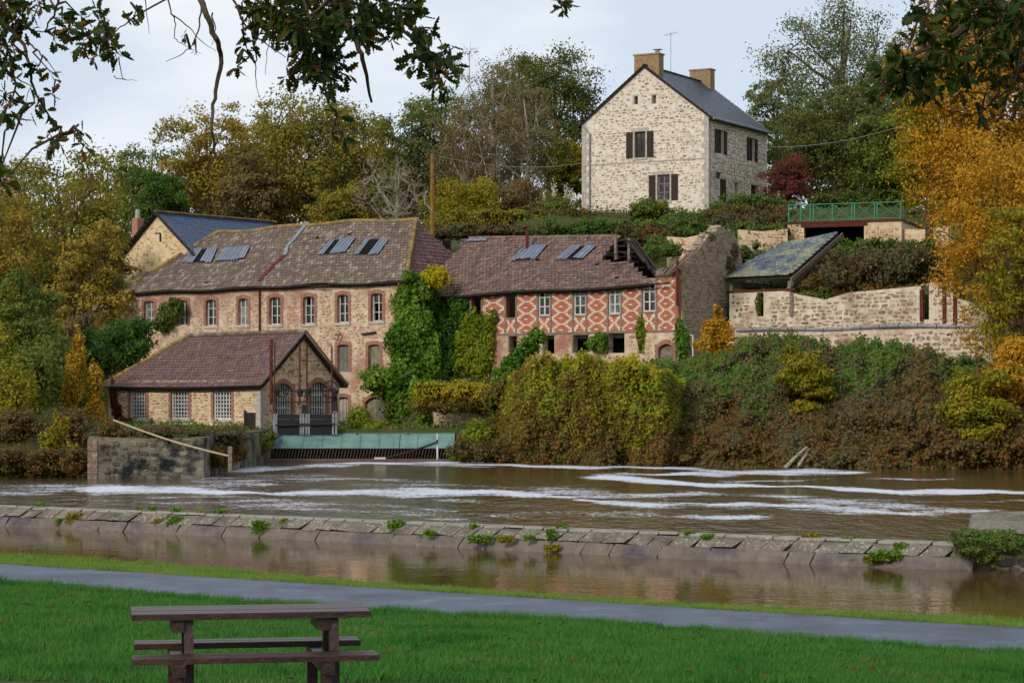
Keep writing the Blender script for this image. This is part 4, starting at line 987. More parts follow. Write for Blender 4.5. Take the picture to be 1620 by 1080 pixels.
for o in uo:
    for x in (o[0] - .06, o[1] + .06):
        q = MB(); q.box(x - .055, x + .055, -.03, .1, fz + .01, np.interp(x, [0, LR], [er_l, er]) - .02); q.build('timber_post', MAT['wood_grey'], rr_)
    q = MB(); q.box(o[0], o[1], -.04, .1, o[2] - .08, o[2] - .005); q.build('timber_sill', MAT['wood_grey'], rr_)
q = MB(); q.box(.1, LR, -.045, .0, fz - .06, fz + .035); q.build('timber_plate', MAT['wood_grey'], rr_)
for i, o in enumerate(uo[2:]):
    window(rr_, mapF(0), *o, cols=2, rows=3, fm=MAT['white_paint'], gm=MAT['glass'] if i != 2 else MAT['glass_pale'], rec=.05, missing=[((0, 2),), (), ((0, 2),), ((0, 0), (0, 1), (0, 2))][i], fw=.07, bw=.05)
for i, o in enumerate(lo):
    if i == 4: surround_mb(mapF(0), *o, w=.2, arch=.22).build('brick_arch', MAT['brick'], rr_); q = MB(); q.box(o[0], o[1], .2, .26, o[2], o[3]); q.build('cellar_door', MAT['wood_grey'], rr_)
    else:
        q = MB(); q.box(o[0] - .1, o[1] + .1, -.03, .3, o[3] + .01, o[3] + .15); q.build('lintel', MAT['wood_grey'], rr_)
        q = MB(); q.box(o[0] - .09, o[0] - .003, -.02, .1, o[2], o[3]); q.build('timber_post', MAT['wood_grey'], rr_)
# roof of red building
rp = rd.hit(697, 374, (0, 3.5, 0)); rzz = 12.3 - 4.5
slr = (rzz - er) / 3.5
Bv = np.array((0, 3.5, rzz - (er + er_l) / 2)); bl_ = np.linalg.norm(Bv); Bv /= bl_; Nr = np.cross((1, 0, 0), Bv)
O = np.array((-.2, -.4, (er + er_l) / 2 - .4 * Bv[2] / Bv[1]))
def st_(px, py): p = rd.hit(px, py, O, Nr); return (float(p[0] - O[0]), float(np.dot(p - O, Bv)))
tilt = lambda s, t: (er - er_l) * (s / LR - .5) * (1 - t / bl_) - .1 * math.sin(s * .7) * .5 - .25 * (t / bl_) * (s / LR) - (.25 * max(0, (s - LR * .82) / (LR * .18)) ** 2) * (t / bl_)
T = bl_ * 3.9 / 3.5
sA = lambda px: st_(px, 400)[0]
P1 = [(0, 0), (st_(1037, 437)[0], .0), (st_(1037, 432)[0], .25), st_(1005, 424), st_(996, 414), st_(952, 409), st_(957, 397), st_(966, 384), (st_(977, 374)[0], T), (.6, T)]
deck, Pr = roof(rr_, O, (1, 0, 0), Bv, P1, MAT['tile'], MAT['deck'], sag=tilt, seed=33, mess=1.6)
mb = MB(); mb.slab([(LR - 8, DR + .3, O[2]), (0, DR + .3, O[2]), (0, 3.5, rzz), (LR - 8, 3.5, rzz - .2)], (0, 0, -.08)); mb.build('rear_slope', MAT['tile'], rr_)
mb = MB(); mb.slab([(LR - 5.0, DR + .2, O[2] - .1), (LR - 8, DR + .3, O[2]), (LR - 8, 3.6, rzz - .25), (LR - 5.1, 3.6, rzz - .45), (LR - 4.3, 3.9, rzz - 1.2)], (0, 0, -.06)); mb.build('painted_dark_slope', MAT['dark_void'], rr_)  # black slab standing in for the unlit inside of the broken roof
cap_line(rr_, (.6, 3.5, rzz + .02), (P1[7][0] - .2, 3.5, rzz - .28), MAT['tile'], r=.1)
for (a, b, wd) in (((974, 378), (975, 411), .16), ((995.5, 377), (995.5, 411), .15)):
    p = rd.hit(a[0], a[1], (0, 2.9, 0)); q_ = rd.hit(b[0], b[1], (0, 2.9, 0)); MB().bar(p, q_, wd).build('roof_post', MAT['wood_grey'], rr_)
for (a, b) in (((996, 376), (1036, 434)), ((989, 375), (1020, 415)), ((1003, 378), (1043, 432)), ((1008, 388), (1028, 425))):
    p = rd.hit(a[0], a[1], (0, 3.3, 0)); q_ = rd.hit(b[0], b[1], (0, .2, 0)); MB().bar(p, q_, .11).build('rafter', MAT['wood_dark'], rr_)
for (a, b) in (((966, 384), (997, 377)), ((962, 398), (1003, 399)), ((975, 389), (990, 389))):
    p = rd.hit(a[0], a[1], (0, 2.95, 0)); q_ = rd.hit(b[0], b[1], (0, 2.95, 0)); MB().bar(p, q_, .09).build('purlin', MAT['wood_dark'], rr_)
for k in range(16):     # loose laths over the hole
    x = U(955, 1000); y = U(380, 425); p = rd.hit(x, y, O + Nr * .1, Nr); d = np.array((U(.4, 1), U(-.2, .5), U(-.5, .3))); MB().bar(p, p + d, .03).build('lath', MAT['wood_dark'], rr_)
# tiles curling up along the broken right end
cv = [(1036, 437), (1052, 436), (1064, 431), (1073, 421), (1084, 413), (1100, 401)]
bt = MB()
for i in range(len(cv) - 1):
    for k in range(5):
        for t_ in range(2):
            f = (k + U(-.1, .1)) / 5; x = cv[i][0] + (cv[i + 1][0] - cv[i][0]) * f; y = cv[i][1] + (cv[i + 1][1] - cv[i][1]) * f - t_ * 4.5
            p = rd.hit(x, y, (0, -.25 + t_ * .3, 0)); d = np.array((.22, 0, .05 + U(-.05, .1))); e = np.array((0, .25, .2)); bt.slab([p, p + d, p + d + e, p + e], (0, -.01, .035))
o = bt.build('curled_tiles', MAT['tile'], rr_); o['kind'] = 'stuff'
sheets(rd, rr_, O, Bv, Nr, [(809, 412), (848, 411), (867, 388), (832, 390)], 5, (), sagf=tilt)
sheets(rd, rr_, O, Bv, Nr, [(881, 410), (922, 409), (945, 386), (905, 389)], 5, (2,), sagf=tilt)
sheets(rd, rr_, O, Bv, Nr, [(738, 383), (770, 381), (772, 378), (745, 379)], 2, (), sagf=tilt, hole=False)
p = rd.hit(834, 396, O, Nr); q_ = np.array(rd.hit(834, 362, (0, p[1], 0))); MB().tube([p, q_], .09, 8).build('flue_pipe', MAT['rust'], rr_)
p = rd.hit(1071.5, 483, (0, -.2, 0)); q_ = rd.hit(1071.5, 411, (0, -.2, 0)); MB().tube([p, q_], .08, 8).build('rusty_down_pipe', MAT['rust'], rr_)
p = rd.hit(1096, 572, (0, -.6, 0)); q_ = rd.hit(1096, 530, (0, -.6, 0))
MB().tube([p, q_, np.array(q_) + (-.15, 0, 0)], .04, 6).build('vent_pipe', MAT['white_paint'], rr_)
g_ = MB()
for k in range(14):
    a = -.2 + LR * k / 14; b_ = -.2 + LR * (k + 1) / 14; g_.tube([(a, -.44, O[2] - .05 + tilt(a, 0)), (b_, -.44, O[2] - .05 + tilt(b_, 0))], .05, 5)
g_.build('eaves_board', MAT['wood_dark'], rr_)

# ruined gable wall right of it
rg = Frame(1079, 119.2, 1165, 124.5, 4.5)
gr = rg.root('ruined_gable_wall', 'tall grey weathered rubble gable standing alone between the patterned building and the slate barn', 'ruin')
prof = [(1079, 423), (1086, 415), (1094, 404), (1106, 392), (1116, 377), (1126, 366), (1138, 360), (1152, 362), (1163, 372), (1170, 390), (1175, 420), (1180, 440)]
tp2 = [rg.uz(*p) for p in prof]; tp2 = [(a + .001 * i, b) for i, (a, b) in enumerate(tp2)]
a0, a1 = tp2[0][0], tp2[-1][0]
tp3 = []
for x in np.linspace(a0, a1, 26): tp3.append((float(x), float(np.interp(x, [p[0] for p in tp2], [p[1] for p in tp2])) + U(-.1, .1)))
w = wall_mb(mapF(0), a0, a1, -3, tp3, t=.6); w.build('wall', MAT['mortar_grey'], gr)
stones_mb(mapF(0), a0, a1, 0, [(a, b - .02) for a, b in tp3], sz=.3, h=.17, gap=.03, proud=.03, keep=.75, seed=41).build('stonework', MAT['stone_grey'], gr)['kind'] = 'stuff'
stones_mb(mapL(a0), 0, .6, 0, [(0, tp3[0][1]), (.6, tp3[0][1])], sz=.3, h=.2, proud=.03, seed=42).build('end_stones', MAT['stone_wall'], gr)['kind'] = 'stuff'
cp = MB()
for (x, z) in tp3[:-3]:
    cp.add([(x + U(-.15, .15) + a, U(-.05, .5) + b, z + c) for a, b, c in ((-.14, -.1, -.1), (.14, -.1, -.08), (.14, .2, -.1), (-.14, .2, -.1), (-.1, -.06, .1), (.09, -.06, .12), (.1, .12, .09), (-.1, .12, .1))], [(3, 2, 1, 0), (4, 5, 6, 7), (0, 1, 5, 4), (1, 2, 6, 5), (2, 3, 7, 6), (3, 0, 4, 7)])
cp.build('crest_stones', MAT['stone_grey'], gr)['kind'] = 'stuff'

# ------------------------------------------------------------------ LONG GARDEN WALL with pipe
lg = Frame(1150, 122, 1560, 112.7, 4.6)
lr = lg.root('long_rubble_wall', 'long pale mortared rubble wall with a grey pipe along it above the river bank', 'wall')
LL = lg.L; pz = lg.uz(1300, 520)[1]
tops = [(1150, 464), (1235, 460), (1260, 466), (1300, 474), (1340, 462), (1400, 457), (1452, 452), (1470, 446), (1503, 443), (1505, 470), (1560, 490)]
tpu = [lg.uz(*p) for p in tops]; tpu[0] = (0, tpu[0][1]); tpu = [(a + .002 * i, b) for i, (a, b) in enumerate(tpu)]
sop = [];
for a, b, c, d in ((1194, 1204, 462.5, 500), (1453, 1466, 449.5, 505)):
    u0, z1 = lg.uz(a, c); u1, z0 = lg.uz(b, d); sop.append((u0, u1, z0, z1))
w = wall_mb(mapF(.25), 0, tpu[-1][0], pz - .3, tpu, sop, t=.4); wo = w.build('upper_wall', MAT['mortar_wall'], lr)
stones_mb(mapF(.25), 0, tpu[-1][0], pz - .1, [(a, b - .03) for a, b in tpu], [(a - .08, b + .08, c, d + .1) for a, b, c, d in sop], sz=.36, h=.2, gap=.05, proud=.025, keep=.93, seed=51).build('stonework', MAT['stone_wall'], wo)['kind'] = 'stuff'
w = wall_mb(mapF(0), 0, LL + 1, -3, [(0, pz - .12), (LL + 1, pz - .12)], t=.65); wo = w.build('lower_wall', MAT['mortar_wall'], lr)
stones_mb(mapF(0), 0, LL + 1, -1.5, [(0, pz - .15), (LL + 1, pz - .15)], sz=.42, h=.25, gap=.06, proud=.025, keep=.95, seed=52).build('stonework', MAT['stone_wall'], wo)['kind'] = 'stuff'
pp = MB(); n = 14
for k in range(n):
    a = .6 + (LL) * k / n; b = .6 + (LL) * (k + 1) / n; za = pz + .06 * math.sin(k * .9); zb3 = pz + .06 * math.sin((k + 1) * .9); q = MB(); q.tube([(a, -.02, za), (b - .03, -.02, zb3)], .085, 8); q.tube([(b - .12, -.02, zb3), (b - .03, -.02, zb3)], .11, 8); q.build('pipe_length', MAT['zinc'], lr)
for px_q, y0, y1 in ((1249, 462, 500), (1491, 446, 510), (1455, 458, 508), (1508, 445, 512)):
    u, z1 = lg.uz(px_q, y0); _, z0 = lg.uz(px_q, y1); q = MB(); q.box(u - .1, u + .1, .17, .3, z0, z1); q.build('wall_post', MAT['rust'] if px_q > 1300 else MAT['wood_grey'], lr)
u0 = lg.uz(1472, 445)[0]; u1, z1 = lg.uz(1508, 443); q = MB(); q.box(u0, u1, .1, .4, z1, z1 + .08); q.build('wall_cap', MAT['wood_dark'], lr)
# barn
bn_ = Frame(1150, 123.4, 1256, 120.6, 7)
bb = bn_.root('open_slate_barn', 'small open barn with mossy blue slate roof behind the rubble wall', 'barn')
ez2 = bn_.uz(1256, 441)[1]; LB = bn_.L; rz2 = 12.0 - 7; run = 4.8; Bv = np.array((0, run, rz2 - ez2)); bl_ = np.linalg.norm(Bv); Bv /= bl_
O = np.array((0, -.3, ez2 + .22)); T = bl_ - .1
sgb = lambda s, t: -.45 * (1 - s / LB) ** 2 * (t / T) - .18 * math.sin(s / LB * 3.14) * (t / T)
roof(bb, O, (1, 0, 0), Bv, [(0.1, 0), (LB, 0), (LB, T), (LB * .25, T), (LB * .12, T * .75), (0, T * .4)], MAT['slate_moss'], MAT['deck'], tw=.28, ex=.2, th=.006, lift=.02, sag=sgb, seed=61, mess=1)
MB().bar((LB + .02, -.3, ez2 - .1), (LB + .02, run, rz2 + .02), .08, .22).build('barge_board', MAT['wood_grey'], bb)
MB().bar((LB - .12, 0, ez2 - .3), (LB - .12, run, rz2 - .2), .12, .16).build('rafter', MAT['wood_grey'], bb)
for x in (LB - .3,): MB().bar((x, .1, 0), (x, .1, ez2 - .1), .2).build('corner_post', MAT['wood_grey'], bb)
MB().bar((LB - .3, .1, ez2 - 1.2), (LB - .25, 1.3, ez2 + .3), .12).build('brace', MAT['wood_grey'], bb)
MB().bar((LB - .8, .1, ez2 - 1.1), (LB - .3, .1, ez2 - .25), .1).build('brace', MAT['wood_grey'], bb)
q = MB(); q.box(.1, LB - .2, 3.4, 3.7, -1, rz2 - 1.6); q.box(0, .2, .2, 3.4, -1, ez2); q.build('rear_wall', MAT['stone_grey'], bb)
q = MB(); q.box(.0, LB + .1, -.05, .12, bn_.uz(1200, 458)[1] - .12, bn_.uz(1200, 458)[1]); q.build('wall_plate', MAT['rust'], bb)

# garden terrace with opening and green railing
te = Frame(1246, 140, 1426, 137.5, 11)
tr2 = te.root('garden_terrace', 'brick and rubble terrace block with a wide dark garage opening above the barn', 'terrace')
LT = te.L; dz = te.uz(1300, 353)[1]; u0, z1 = te.uz(1272, 360); u1, z0 = te.uz(1367, 395)
w = wall_mb(mapF(0), 0, LT, -1, [(0, dz), (LT, dz)], [(u0, u1, -1, z1)], t=.4); w.box(0, .4, .4, 6, -1, dz); w.box(LT - .4, LT, .4, 6, -1, dz); w.box(0.4, LT - .4, 5.6, 6, -1, dz); wo = w.build('wall', MAT['mortar_annex'], tr2)
stones_mb(mapF(0), 0, LT, -.5, [(0, dz - .3), (LT, dz - .3)], [(u0, u1, -1, z1 + .1)], sz=.22, h=.12, gap=.03, proud=.02, keep=.95, seed=71).build('stonework', MAT['stone_mill'], wo)['kind'] = 'stuff'
q = MB(); q.box(-.1, LT + .1, -.1, 6, dz + .003, dz + .12); q.build('deck_slab', MAT['rust'], tr2)
q = MB(); q.box(u0 - .2, u1 + .2, -.06, .2, z1 + .02, z1 + .22); q.build('lintel', MAT['rust'], tr2)
rl = te.root('green_railing', 'bright green metal railing with crossed bars on top of the garden terrace', 'railing')
zr0 = dz + .12; zr1 = te.uz(1300, 322)[1]
posts = [1247, 1266, 1281, 1286, 1316, 1347, 1351, 1383, 1387, 1424]
pu = [te.uz(p, 340)[0] for p in posts]
for u in pu: MB().tube([(u, .15, zr0), (u, .15, zr1)], .05, 6).build('post', MAT['green_rail'], rl)
for z in (zr0 + .08, zr1 - .03): MB().tube([(pu[0], .15, z), (pu[-1], .15, z)], .03, 6).build('rail', MAT['green_rail'], rl)
for a, b in ((0, 2), (3, 4), (4, 5), (6, 7), (8, 9)):
    MB().tube([(pu[a], .15, zr0 + .1), (pu[b], .15, zr1 - .06)], .025, 5).build('cross_bar', MAT['green_rail'], rl); MB().tube([(pu[a], .17, zr1 - .06), (pu[b], .17, zr0 + .1)], .025, 5).build('cross_bar', MAT['green_rail'], rl)
def gwall(name, a, b, ya, yb, Da, Db, zt_off, label, seed, h=2.4):
    g = Frame(a, Da, b, Db, HC + (HZ - yb) / F * Da); o = g.root(name, label, 'wall'); zt = g.uz(a, ya)[1]
    w = wall_mb(mapF(0), 0, g.L, -1, [(0, zt), (g.L * .5, zt - .12), (g.L, zt + .05)], t=.4); wo = w.build('wall', MAT['mortar_annex'], o)
    stones_mb(mapF(0), 0, g.L, -.3, [(0, zt - .05), (g.L * .5, zt - .15), (g.L, zt)], sz=.3, h=.18, gap=.05, proud=.02, keep=.8, seed=seed).build('stonework', MAT['stone_annex'], wo)['kind'] = 'stuff'
    return o
gwall('garden_wall', 1055, 1112, 374, 412, 137, 136, 0, 'short pale garden wall below the clipped bushes of the tall house', 81)
gwall('garden_wall', 1168, 1246, 363, 398, 139, 139, 0, 'pale garden wall between the ruined gable and the garden terrace', 82)
gwall('garden_wall', 760, 880, 364, 380, 143, 142, 0, 'low brown garden wall just above the ridge of the patterned building', 83)
gwall('retaining_wall', 662, 806, 612, 690, 119.5, 117.5, 0, 'rubble retaining wall under the trimmed ledge hedge right of the trash rack', 84)
gwall('garden_wall', 112, 200, 466, 520, 146, 144, 0, 'pinkish garden wall half hidden by trees left of the mill', 85)
gwall('garden_wall', 1426, 1500, 362, 396, 138, 136, 0, 'brown garden wall behind the golden tree right of the terrace', 86)

# ------------------------------------------------------------------ HOUSE
ho = Frame(921, 155.4, 1121, 150.7, 15.3)
hr = ho.root('tall_stone_house', 'tall pale stone house with slate roof and brown shutters on the hill', 'house')
LH = ho.L; eh = ho.uz(1121, 181)[1]; ph = ho.hit(1020, 104)[2]; DH = 9.7; hb = -1.2
gw = [(1004, 1021, 209, 249), (1040, 1059.5, 277, 317)]; slits = [(1003.5, 1009, 153, 165), (1032, 1038, 151, 164)]
go = []
for a, b, c, d in gw + slits:
    u0, z1 = ho.uz(a, c); u1, z0 = ho.uz(b, d); go.append((u0, u1, z0, z1))
gt = [(0, eh), (LH / 2, ph), (LH, eh)]
w = wall_mb(mapF(0), 0, LH, hb, gt, go, t=.45)
so_px = [(1136, 1144, 205, 244), (1186, 1193, 218, 256), (1139.5, 1147, 283, 320), (1162, 1168, 289, 333), (1188, 1200, 292, 330)]
so2 = []
for a, b, c, d in so_px:
    v0, z1 = ho.vz(a, c, LH); v1, z0 = ho.vz(b, d, LH); so2.append((v0, v1, z0, z1))
wall_mb(mapR(LH), .45, DH, hb, [(.45, eh), (DH, eh)], so2, t=.45, mb=w); w.box(0, .45, .45, DH, hb, eh); wall_mb(mapF(DH), 0.45, LH - .45, hb, gt, t=.4, mb=w)
wo = w.build('wall', MAT['mortar_house'], hr)
padh = [(a - .12, b + .12, c - .18, d + .25) for a, b, c, d in go]
st = stones_mb(mapF(0), .45, LH - .45, hb, [(.45, np.interp(.45, [0, LH / 2], [eh, ph])), (LH / 2, ph - .1), (LH - .45, eh + .3)], padh, sz=.27, h=.17, gap=.06, proud=.02, keep=.62, seed=91)
stones_mb(mapR(LH), .45, DH, hb, [(.45, eh), (DH, eh)], [(a - .12, b + .12, c - .15, d + .2) for a, b, c, d in so2], sz=.3, h=.19, gap=.045, proud=.02, keep=.85, seed=92, mb=st)
st.build('stonework', MAT['stone_house'], wo)['kind'] = 'stuff'
for (side) in (0, 1):
    z = hb + .1; k = 0
    while z < eh - .3:
        e, e2 = (.5, .32) if k % 2 else (.32, .5); q = MB(); h_ = .36
        if side: q.box(LH - e, LH + .02, -.02, e2, z, z + h_)
        else: q.box(-.02, e, -.02, .3, z, z + h_)
        q.build('quoin', MAT['granite'], hr); z += h_ + .012; k += 1
_, sz_ = ho.uz(1020, 256)
q = MB(); q.box(.35, LH - .33, -.035, .05, sz_ - .04, sz_ + .04); q.build('string_course', MAT['granite'], hr)
def shutter(mp_, a, b, z0, z1):
    q = MB(); n = 4
    for k in range(n):
        x0 = a + (b - a) * k / n + .004; x1 = a + (b - a) * (k + 1) / n - .004
        q.hexa([mp_(x0, z0, .06), mp_(x1, z0, .06), mp_(x1, z0, .02), mp_(x0, z0, .02), mp_(x0, z1, .06), mp_(x1, z1, .06), mp_(x1, z1, .02), mp_(x0, z1, .02)])
    for zz in (z0 + .2, z1 - .2): q.hexa([mp_(a, zz, .075), mp_(b, zz, .075), mp_(b, zz, .061), mp_(a, zz, .061), mp_(a, zz + .08, .075), mp_(b, zz + .08, .075), mp_(b, zz + .08, .061), mp_(a, zz + .08, .061)])
    q.build('shutter', MAT['shutter'], hr)
for i, o in enumerate(go[:2]):
    window(hr, mapF(0), *o, cols=2, rows=1 if i == 0 else 3, fm=MAT['shutter'] if i == 0 else MAT['wood_grey'], gm=MAT['glass'], sill=MAT['granite'], surw=.12, fw=.09, bw=.06)
    q = MB(); q.box(o[0] - .25, o[1] + .25, -.03, .2, o[3] + .01, o[3] + .25); q.build('lintel', MAT['granite'], hr)
    for x in (o[0] - .12, o[1]): 
        q = MB(); q.box(x, x + .12, -.025, .1, o[2], o[3]); q.build('jamb', MAT['granite'], hr)
    shutter(mapF(0), o[0] - .62, o[0] - .14, o[2], o[3]); shutter(mapF(0), o[1] + .14, o[1] + .62, o[2], o[3])
for o in go[2:]:
    q = MB(); q.box(o[0] - .12, o[1] + .12, -.02, .1, o[3] + .01, o[3] + .12); q.box(o[0] - .1, o[0] - .003, -.02, .1, o[2], o[3]); q.build('slit_frame', MAT['granite'], hr)
    q = MB(); q.box(o[0], o[1], .3, .35, o[2], o[3]); q.build('slit_board', MAT['dark_void'] if o is go[2] else MAT['wood_grey'], hr)
for i, o in enumerate(so2):
    if i in (0, 1):
        window(hr, mapR(LH), *o, cols=2, rows=2, fm=MAT['shutter'], gm=MAT['glass'], fw=.08, surw=.1); wd = (o[1] - o[0]) * .55
        shutter(mapR(LH), o[0] - wd - .1, o[0] - .05, o[2], o[3]); shutter(mapR(LH), o[1] + .05, o[1] + wd + .1, o[2], o[3])
    elif i in (2,): shutter(mapR(LH), o[0] - .05, o[1] + .05, o[2], o[3])
    else: q = MB(); q.box(LH - .3, LH - .25, o[0], o[1], o[2], o[3]); q.build('door', MAT['wood_grey'] if i == 3 else MAT['shutter'], hr)
    q = MB(); q.box(LH - .1, LH + .03, o[0] - .25, o[1] + .25, o[3] + .01, o[3] + .24); q.build('lintel', MAT['granite'], hr)
for sgn in (-1, 1):
    Bv = np.array((-sgn * LH / 2, 0, ph - eh)); hl = np.linalg.norm(Bv); Bv /= hl; ovh = .35; e0 = np.array((LH / 2 + sgn * (LH / 2 + ovh), -.12, eh - ovh * (ph - eh) / (LH / 2))); hl2 = hl * (LH / 2 + ovh) / (LH / 2)
    roof(hr, e0, (0, 1, 0), Bv, [(0, 0), (DH + .3, 0), (DH + .3, hl2 + .03), (0, hl2 + .03)], MAT['slate'], MAT['deck'], tw=.28, ex=.17, th=.003, lift=.014, seed=95 + sgn, mess=.35)
    if sgn == 1: MB().tube([e0 + (.06, 0, -.02), e0 + (.06, DH + .3, -.02)], .08, 8).build('gutter', MAT['zinc'], hr)
    MB().bar(e0 + (0, -.02, -.04), (LH / 2, -.14, ph - .04), .06, .14).build('barge_board', MAT['wood_dark'], hr)
cap_line(hr, (LH / 2, -.1, ph + .05), (LH / 2, DH + .2, ph + .05), MAT['slate'], r=.08)
def chim(v, wd, ht, label=None):
    q = MB(); zb4 = ph - 1.0; q.box(LH / 2 - wd / 2, LH / 2 + wd / 2, v, v + .75, zb4, ph + ht); o = q.build('chimney', MAT['lichen_yellow'], hr)
    st = stones_mb(mapF(v), LH / 2 - wd / 2, LH / 2 + wd / 2, zb4, [(LH / 2 - wd / 2, ph + ht), (LH / 2 + wd / 2, ph + ht)], sz=.22, h=.09, gap=.015, proud=.015, seed=5)
    stones_mb(lambda a, b, o_: (LH / 2 + wd / 2 + o_, a, b), v, v + .75, zb4, [(v, ph + ht), (v + .75, ph + ht)], sz=.22, h=.09, gap=.015, proud=.015, seed=6, mb=st)
    st.build('brickwork', MAT['lichen_yellow'], o)['kind'] = 'stuff'
    q = MB(); q.box(LH / 2 - wd / 2 - .06, LH / 2 + wd / 2 + .06, v - .06, v + .81, ph + ht, ph + ht + .1); q.build('chimney_cap', MAT['lichen_yellow'], o)
    return o
c1_ = chim(.3, 1.85, .75)
MB().tube([(LH / 2 + .65, .65, ph + .86), (LH / 2 + .65, .65, ph + 1.05)], .16, 8).build('chimney_pot', MAT['zinc'], c1_)
q = MB(); q.box(LH / 2 + .4, LH / 2 + .92, .45, .9, ph + 1.09, ph + 1.13); q.build('cowl', MAT['zinc'], c1_)
c2_ = chim(DH - .9, 1.6, .8)
# drain pipe, lamp, antenna
u, _ = ho.uz(934, 300); _, z1 = ho.uz(934, 212); _, z0 = ho.uz(934, 345)
MB().tube([(.05, -.12, eh - .2), (u, -.12, z1), (u, -.12, z0)], .05, 8).build('drain_pipe', MAT['zinc'], hr)
v, z = ho.vz(1127, 275, LH); q = MB(); q.tube([(LH, v, z + .1), (LH + .35, v, z + .25), (LH + .4, v, z + .1)], .025, 6); q.tube([(LH + .4, v, z + .1), (LH + .4, v, z + .05), (LH + .4, v, z - .35)], [.05, .18, .1], 6); q.build('wall_lantern', MAT['iron'], hr)
atn = empty('tv_antenna', ho.W((LH / 2, DH * .42, ph)), ho.ang, 'thin metal aerial mast with a small antenna on the house roof ridge', 'antenna')
MB().tube([(0, 0, -.2), (0, 0, 2.75)], .025, 6).build('mast', MAT['steel'], atn)
q = MB(); q.bar((-.45, 0, 2.62), (.45, .1, 2.8), .03)
for k in range(7): t = -.4 + .8 * k / 6; q.bar((t, -.22, 2.71 + t * .2), (t, .22, 2.71 + t * .2), .015)
q.build('antenna_head', MAT['steel'], atn)
# fence in front of the house
fn = Frame(930, 147, 1000, 146, HC + (HZ - 352) / F * 147); fo = fn.root('garden_fence', 'thin rusty wire and picket fence at the foot of the house gable', 'fence')
k = 0; x = 0
while x < fn.L: MB().bar((x, 0, -.2), (x, 0, .75), .025).build('picket', MAT['rust'], fo); x += .2
for z in (.1, .7): MB().bar((0, 0, z), (fn.L, 0, z), .025).build('rail', MAT['rust'], fo)
# white table top glimpsed beside the barn
q = MB(); c = PX(1193, 397, 131); q.box(-.42, .42, -.3, .3, -.06, .06); q.box(-.3, .3, -.2, .2, -.6, -.06); o = q.build('white_tank', MAT['white_paint'], loc=tuple(c)); tag(o, 'small white tank beside the ruined gable above the barn roof', 'tank')

# utility pole + wires
up_ = empty('utility_pole', P3(684, 365, 140), 0, 'leaning-free wooden utility pole behind the mill roof ridge', 'pole')
up_['label'] = 'tall brown wooden utility pole with lichen top behind the mill ridge'
zz = (365 - 243) / F * 140
MB().tube([(0, 0, -3.5), (0, 0, zz * .6), (0, 0, zz)], [.15, .13, .11], 8).build('mast', surf('pole_wood', H('5c4022', '7a5a2a', '8a6a2c'), 4, .9, .3), up_)
q = MB(); q.bar((0, -.1, 1.2), (-.45, -.1, 1.7), .05); q.tube([(-.45, -.1, 1.6), (-.45, -.1, 2.2)], .05, 6); q.build('bracket', MAT['zinc'], up_)
wm = MB(); a = PX(684, 245, 140); b = PX(921, 258, 155)
pts = [a + (b - a) * t - np.array((0, 0, 4 * .5 * t * (1 - t))) for t in np.linspace(0, 1, 12)]
wm.tube(pts, .018, 4); tag(wm.build('overhead_cable', MAT['steel']), 'thin pale cable running from the utility pole to the house wall', 'cable')
wm = MB(); a = ho.W((LH, DH, eh - 1.2)); b = PX(1460, 188, 138); pts = [a + (b - a) * t - np.array((0, 0, 4 * .5 * t * (1 - t))) for t in np.linspace(0, 1, 12)]
wm.tube(pts, .018, 4); tag(wm.build('overhead_cable', MAT['steel']), 'thin cable leaving the right end of the house towards the golden trees', 'cable')

# ------------------------------------------------------------------ quay wall at the left, kerb, rail
qy = Frame(140, 85.2, 322, 85.2, 0)
qr = qy.root('quay_wall', 'dark stained rubble quay wall below the annex at the water edge', 'wall')
zt = qy.uz(200, 692)[1]
w = wall_mb(mapF(0), 0, qy.L, -1, [(0, zt + .05), (qy.L * .5, zt - .05), (qy.L, zt)], t=.6)
w.hexa([(qy.L - .6, .6, -1), (qy.L, .6, -1), (qy.L - .35, 27, -1), (qy.L - 1, 27, -1), (qy.L - .6, .6, zt), (qy.L, .6, zt), (qy.L - .35, 27, zt), (qy.L - 1, 27, zt)])
wo = w.build('wall', MAT['mortar_dark'], qr)
stones_mb(mapF(0), 0.3, qy.L, -.1, [(0, zt), (qy.L, zt)], sz=.3, h=.17, gap=.03, proud=.03, keep=.8, seed=101).build('stonework', MAT['stone_dark'], wo)['kind'] = 'stuff'
z = -.05
while z < zt - .1: q = MB(); q.box(-.03, .34, -.04, .3, z, z + .2); q.build('quoin', MAT['stone_wall'], qr); z += .215
kb = MB(); kp = [(318, 757), (330, 748), (345, 741), (362, 736), (385, 732.5), (420, 730)]
path = []
for x, y in kp:
    D = HC * F / (y - HZ); path.append(((x - 810) / F * D, D, 0.0))
kr = empty('curved_sill', path[2], 0, 'curved stone sill where brown water slides past the end of the quay', 'weir sill')
kp2 = np.array(path) - np.array(path[2])
ins = np.array([(-1.2, .6), (-1.0, .8), (-.8, 1), (-.6, 1), (-.3, 1), (0, 1)])
for i in range(len(kp2) - 1):
    a, b = kp2[i], kp2[i + 1]; q = MB(); n = np.array((-.8, .3, 0))
    q.hexa([a + (0, 0, -.6), b + (0, 0, -.6), b + n + (0, 0, -.6), a + n + (0, 0, -.6), a + (-.05, 0, .05), b + (-.05, 0, .05), b + n + (0, 0, .14), a + n + (0, 0, .14)]); q.build('sill_stone', MAT['wet_stone'], kr)
ra_ = MB(); a = PX(179, 664, 118); b = PX(362, 721, 88)
pts = [PX(179 + (362 - 179) * t, 664 + 57 * t, 85.15 + (84.5 - 85.15) * t) - np.array((0, 0, .1 * math.sin(t * math.pi))) for t in np.linspace(0, 1, 14)]
